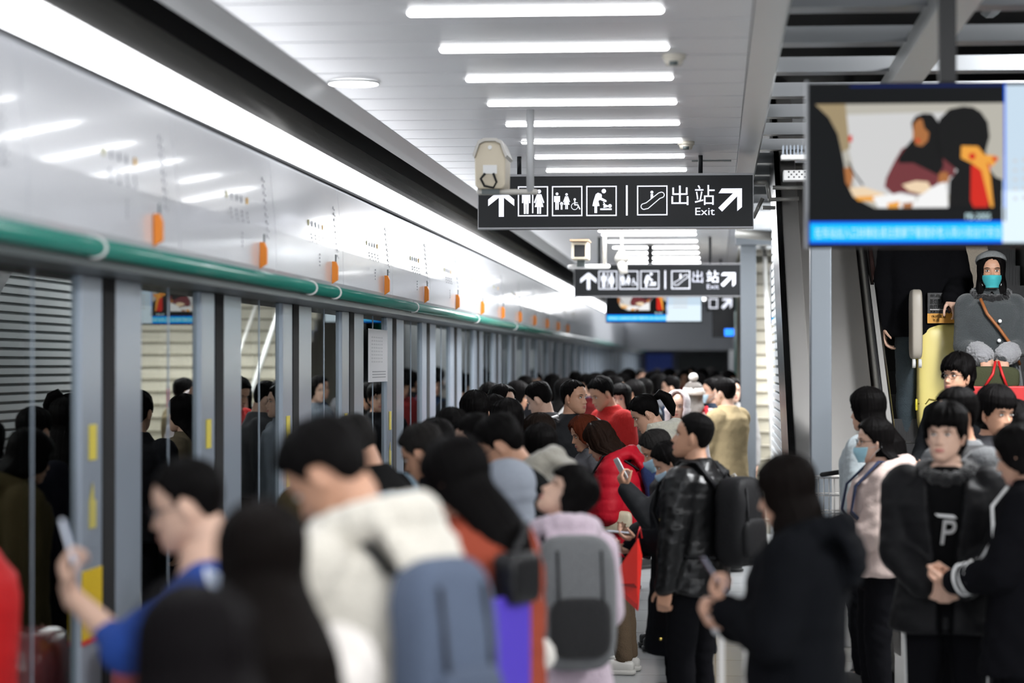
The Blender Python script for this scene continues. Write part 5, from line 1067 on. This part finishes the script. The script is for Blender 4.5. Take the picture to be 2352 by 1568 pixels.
person('rededge', 'person in a bright red jacket at the left edge, only an elbow showing', -100, 1060, 760, 100, skin=1, hair='short', top=('puffer', (.50, .008, .01)), bulk=.06, fine=False, Rh='pocket', L='low')
person('darkedge', 'dark shape of a shoulder in the bottom left corner', -150, 1330, 1300, 30, skin=1, hair='short', top=('nylon', (.03, .035, .045)), bulk=.055, fine=False, girl=True)
o = empty('wrapped_parcel', (-2.2, 9.5, 0)); tag(o, 'plastic-wrapped red and clear parcel mirrored low in the leftmost door glass', 'parcel')
obj('parcel_body', M().add(rbox((0, 0, .45), (.34, .5, .88), .35, 30, 16)), mat('parcel_red', (.42, .10, .11), rough=.25, var=.8, bscale=9, coat=.5), o); obj('yellow_tape', M().add(rbox((0, 0, .30), (.36, .52, .05), .25)), M_YEL, o)
# deep crowd: copies of a few figures
def clone(key, px, ytop, s, face, label, group, recol=None, sc=1.0):
    P0 = PEOPLE[key]; o = copy_tree(P0['root']); X_, Y_, _ = unproj(px, 835, s); z = CAMZ + (835 - ytop) / s
    o.location = (X_, Y_, 0); o.rotation_euler = (0, 0, math.radians(face)); o.scale = (sc,) * 3
    o['label'] = label; o['group'] = group
    if recol:
        for ch in o.children:
            if any(q in ch.name for q in ('jacket', 'sweater', 'coat')) and ch.material_slots:
                ch.material_slots[0].link = 'OBJECT'; ch.material_slots[0].material = cloth(recol)
    return o
proto = []
PR = [('pa', 'short', (.03, .03, .035), 10), ('pb', 'mid', (.05, .05, .05), 30), ('pc', 'long', (.015, .015, .018), -60), ('pd', 'fringe', (.04, .06, .10), 150), ('pe', 'bob', (.10, .09, .08), 95), ('pf', 'tied', (.02, .02, .03), -95)]
FC = [(1205, 862, 205), (1268, 858, 190), (1300, 868, 235), (1345, 858, 190), (1398, 850, 180), (1412, 862, 215), (1446, 845, 160), (1462, 872, 240), (1478, 868, 220), (1498, 852, 170), (1520, 858, 195), (1532, 845, 150), (1545, 862, 205), (1572, 848, 145), (1588, 842, 140), (1606, 856, 170), (1618, 846, 150), (1640, 852, 160), (1652, 862, 190), (1668, 850, 165), (1682, 868, 215), (1430, 856, 175), (1376, 856, 200), (1322, 852, 170), (1232, 856, 165), (1180, 874, 250), (1150, 882, 300), (1126, 878, 260), (1555, 852, 120), (1512, 846, 110), (1470, 848, 120), (1630, 844, 110), (1128, 905, 350), (1000, 960, 470)]
cols = [(.03, .03, .035), (.10, .10, .11), (.35, .34, .33), (.03, .05, .10), (.25, .03, .03), (.15, .12, .08), (.50, .47, .45), (.02, .02, .02), (.20, .23, .27)]
words = ['charcoal', 'mid grey', 'light grey', 'navy', 'dark red', 'khaki', 'off-white', 'black', 'blue-grey']
places = ['left part of', 'middle of', 'right part of']
for i, (px_, yt_, s_) in enumerate(FC):
    j = i % 6; rank = sorted(range(len(FC)), key=lambda q: FC[q][0]).index(i); lab = 'blurred figure in %s top in the distant crowd, %s head from the left' % ('an off-white' if words[i % 9] == 'off-white' else 'a ' + words[i % 9], ON[rank])
    if i < 6:
        nm_, h_, c_, fa = PR[i]; person(nm_, lab, px_, yt_, s_, fa, skin=i % 3, hair=h_, top=('plain', cols[i % 9]), bulk=.045, fine=False, pitch=[5, 15, 0, 0, 25, 10][i], group='people in the distant crowd')
        PEOPLE[nm_]['zt'] = CAMZ - (yt_ - 835) / s_
    else:
        kx = PR[j][0]; zt_ = CAMZ - (yt_ - 835) / s_; clone(kx, px_, yt_, s_, (PR[j][3] + i * 67) % 360, lab, 'people in the distant crowd', cols[i % 9], zt_ / PEOPLE[kx]['zt'])
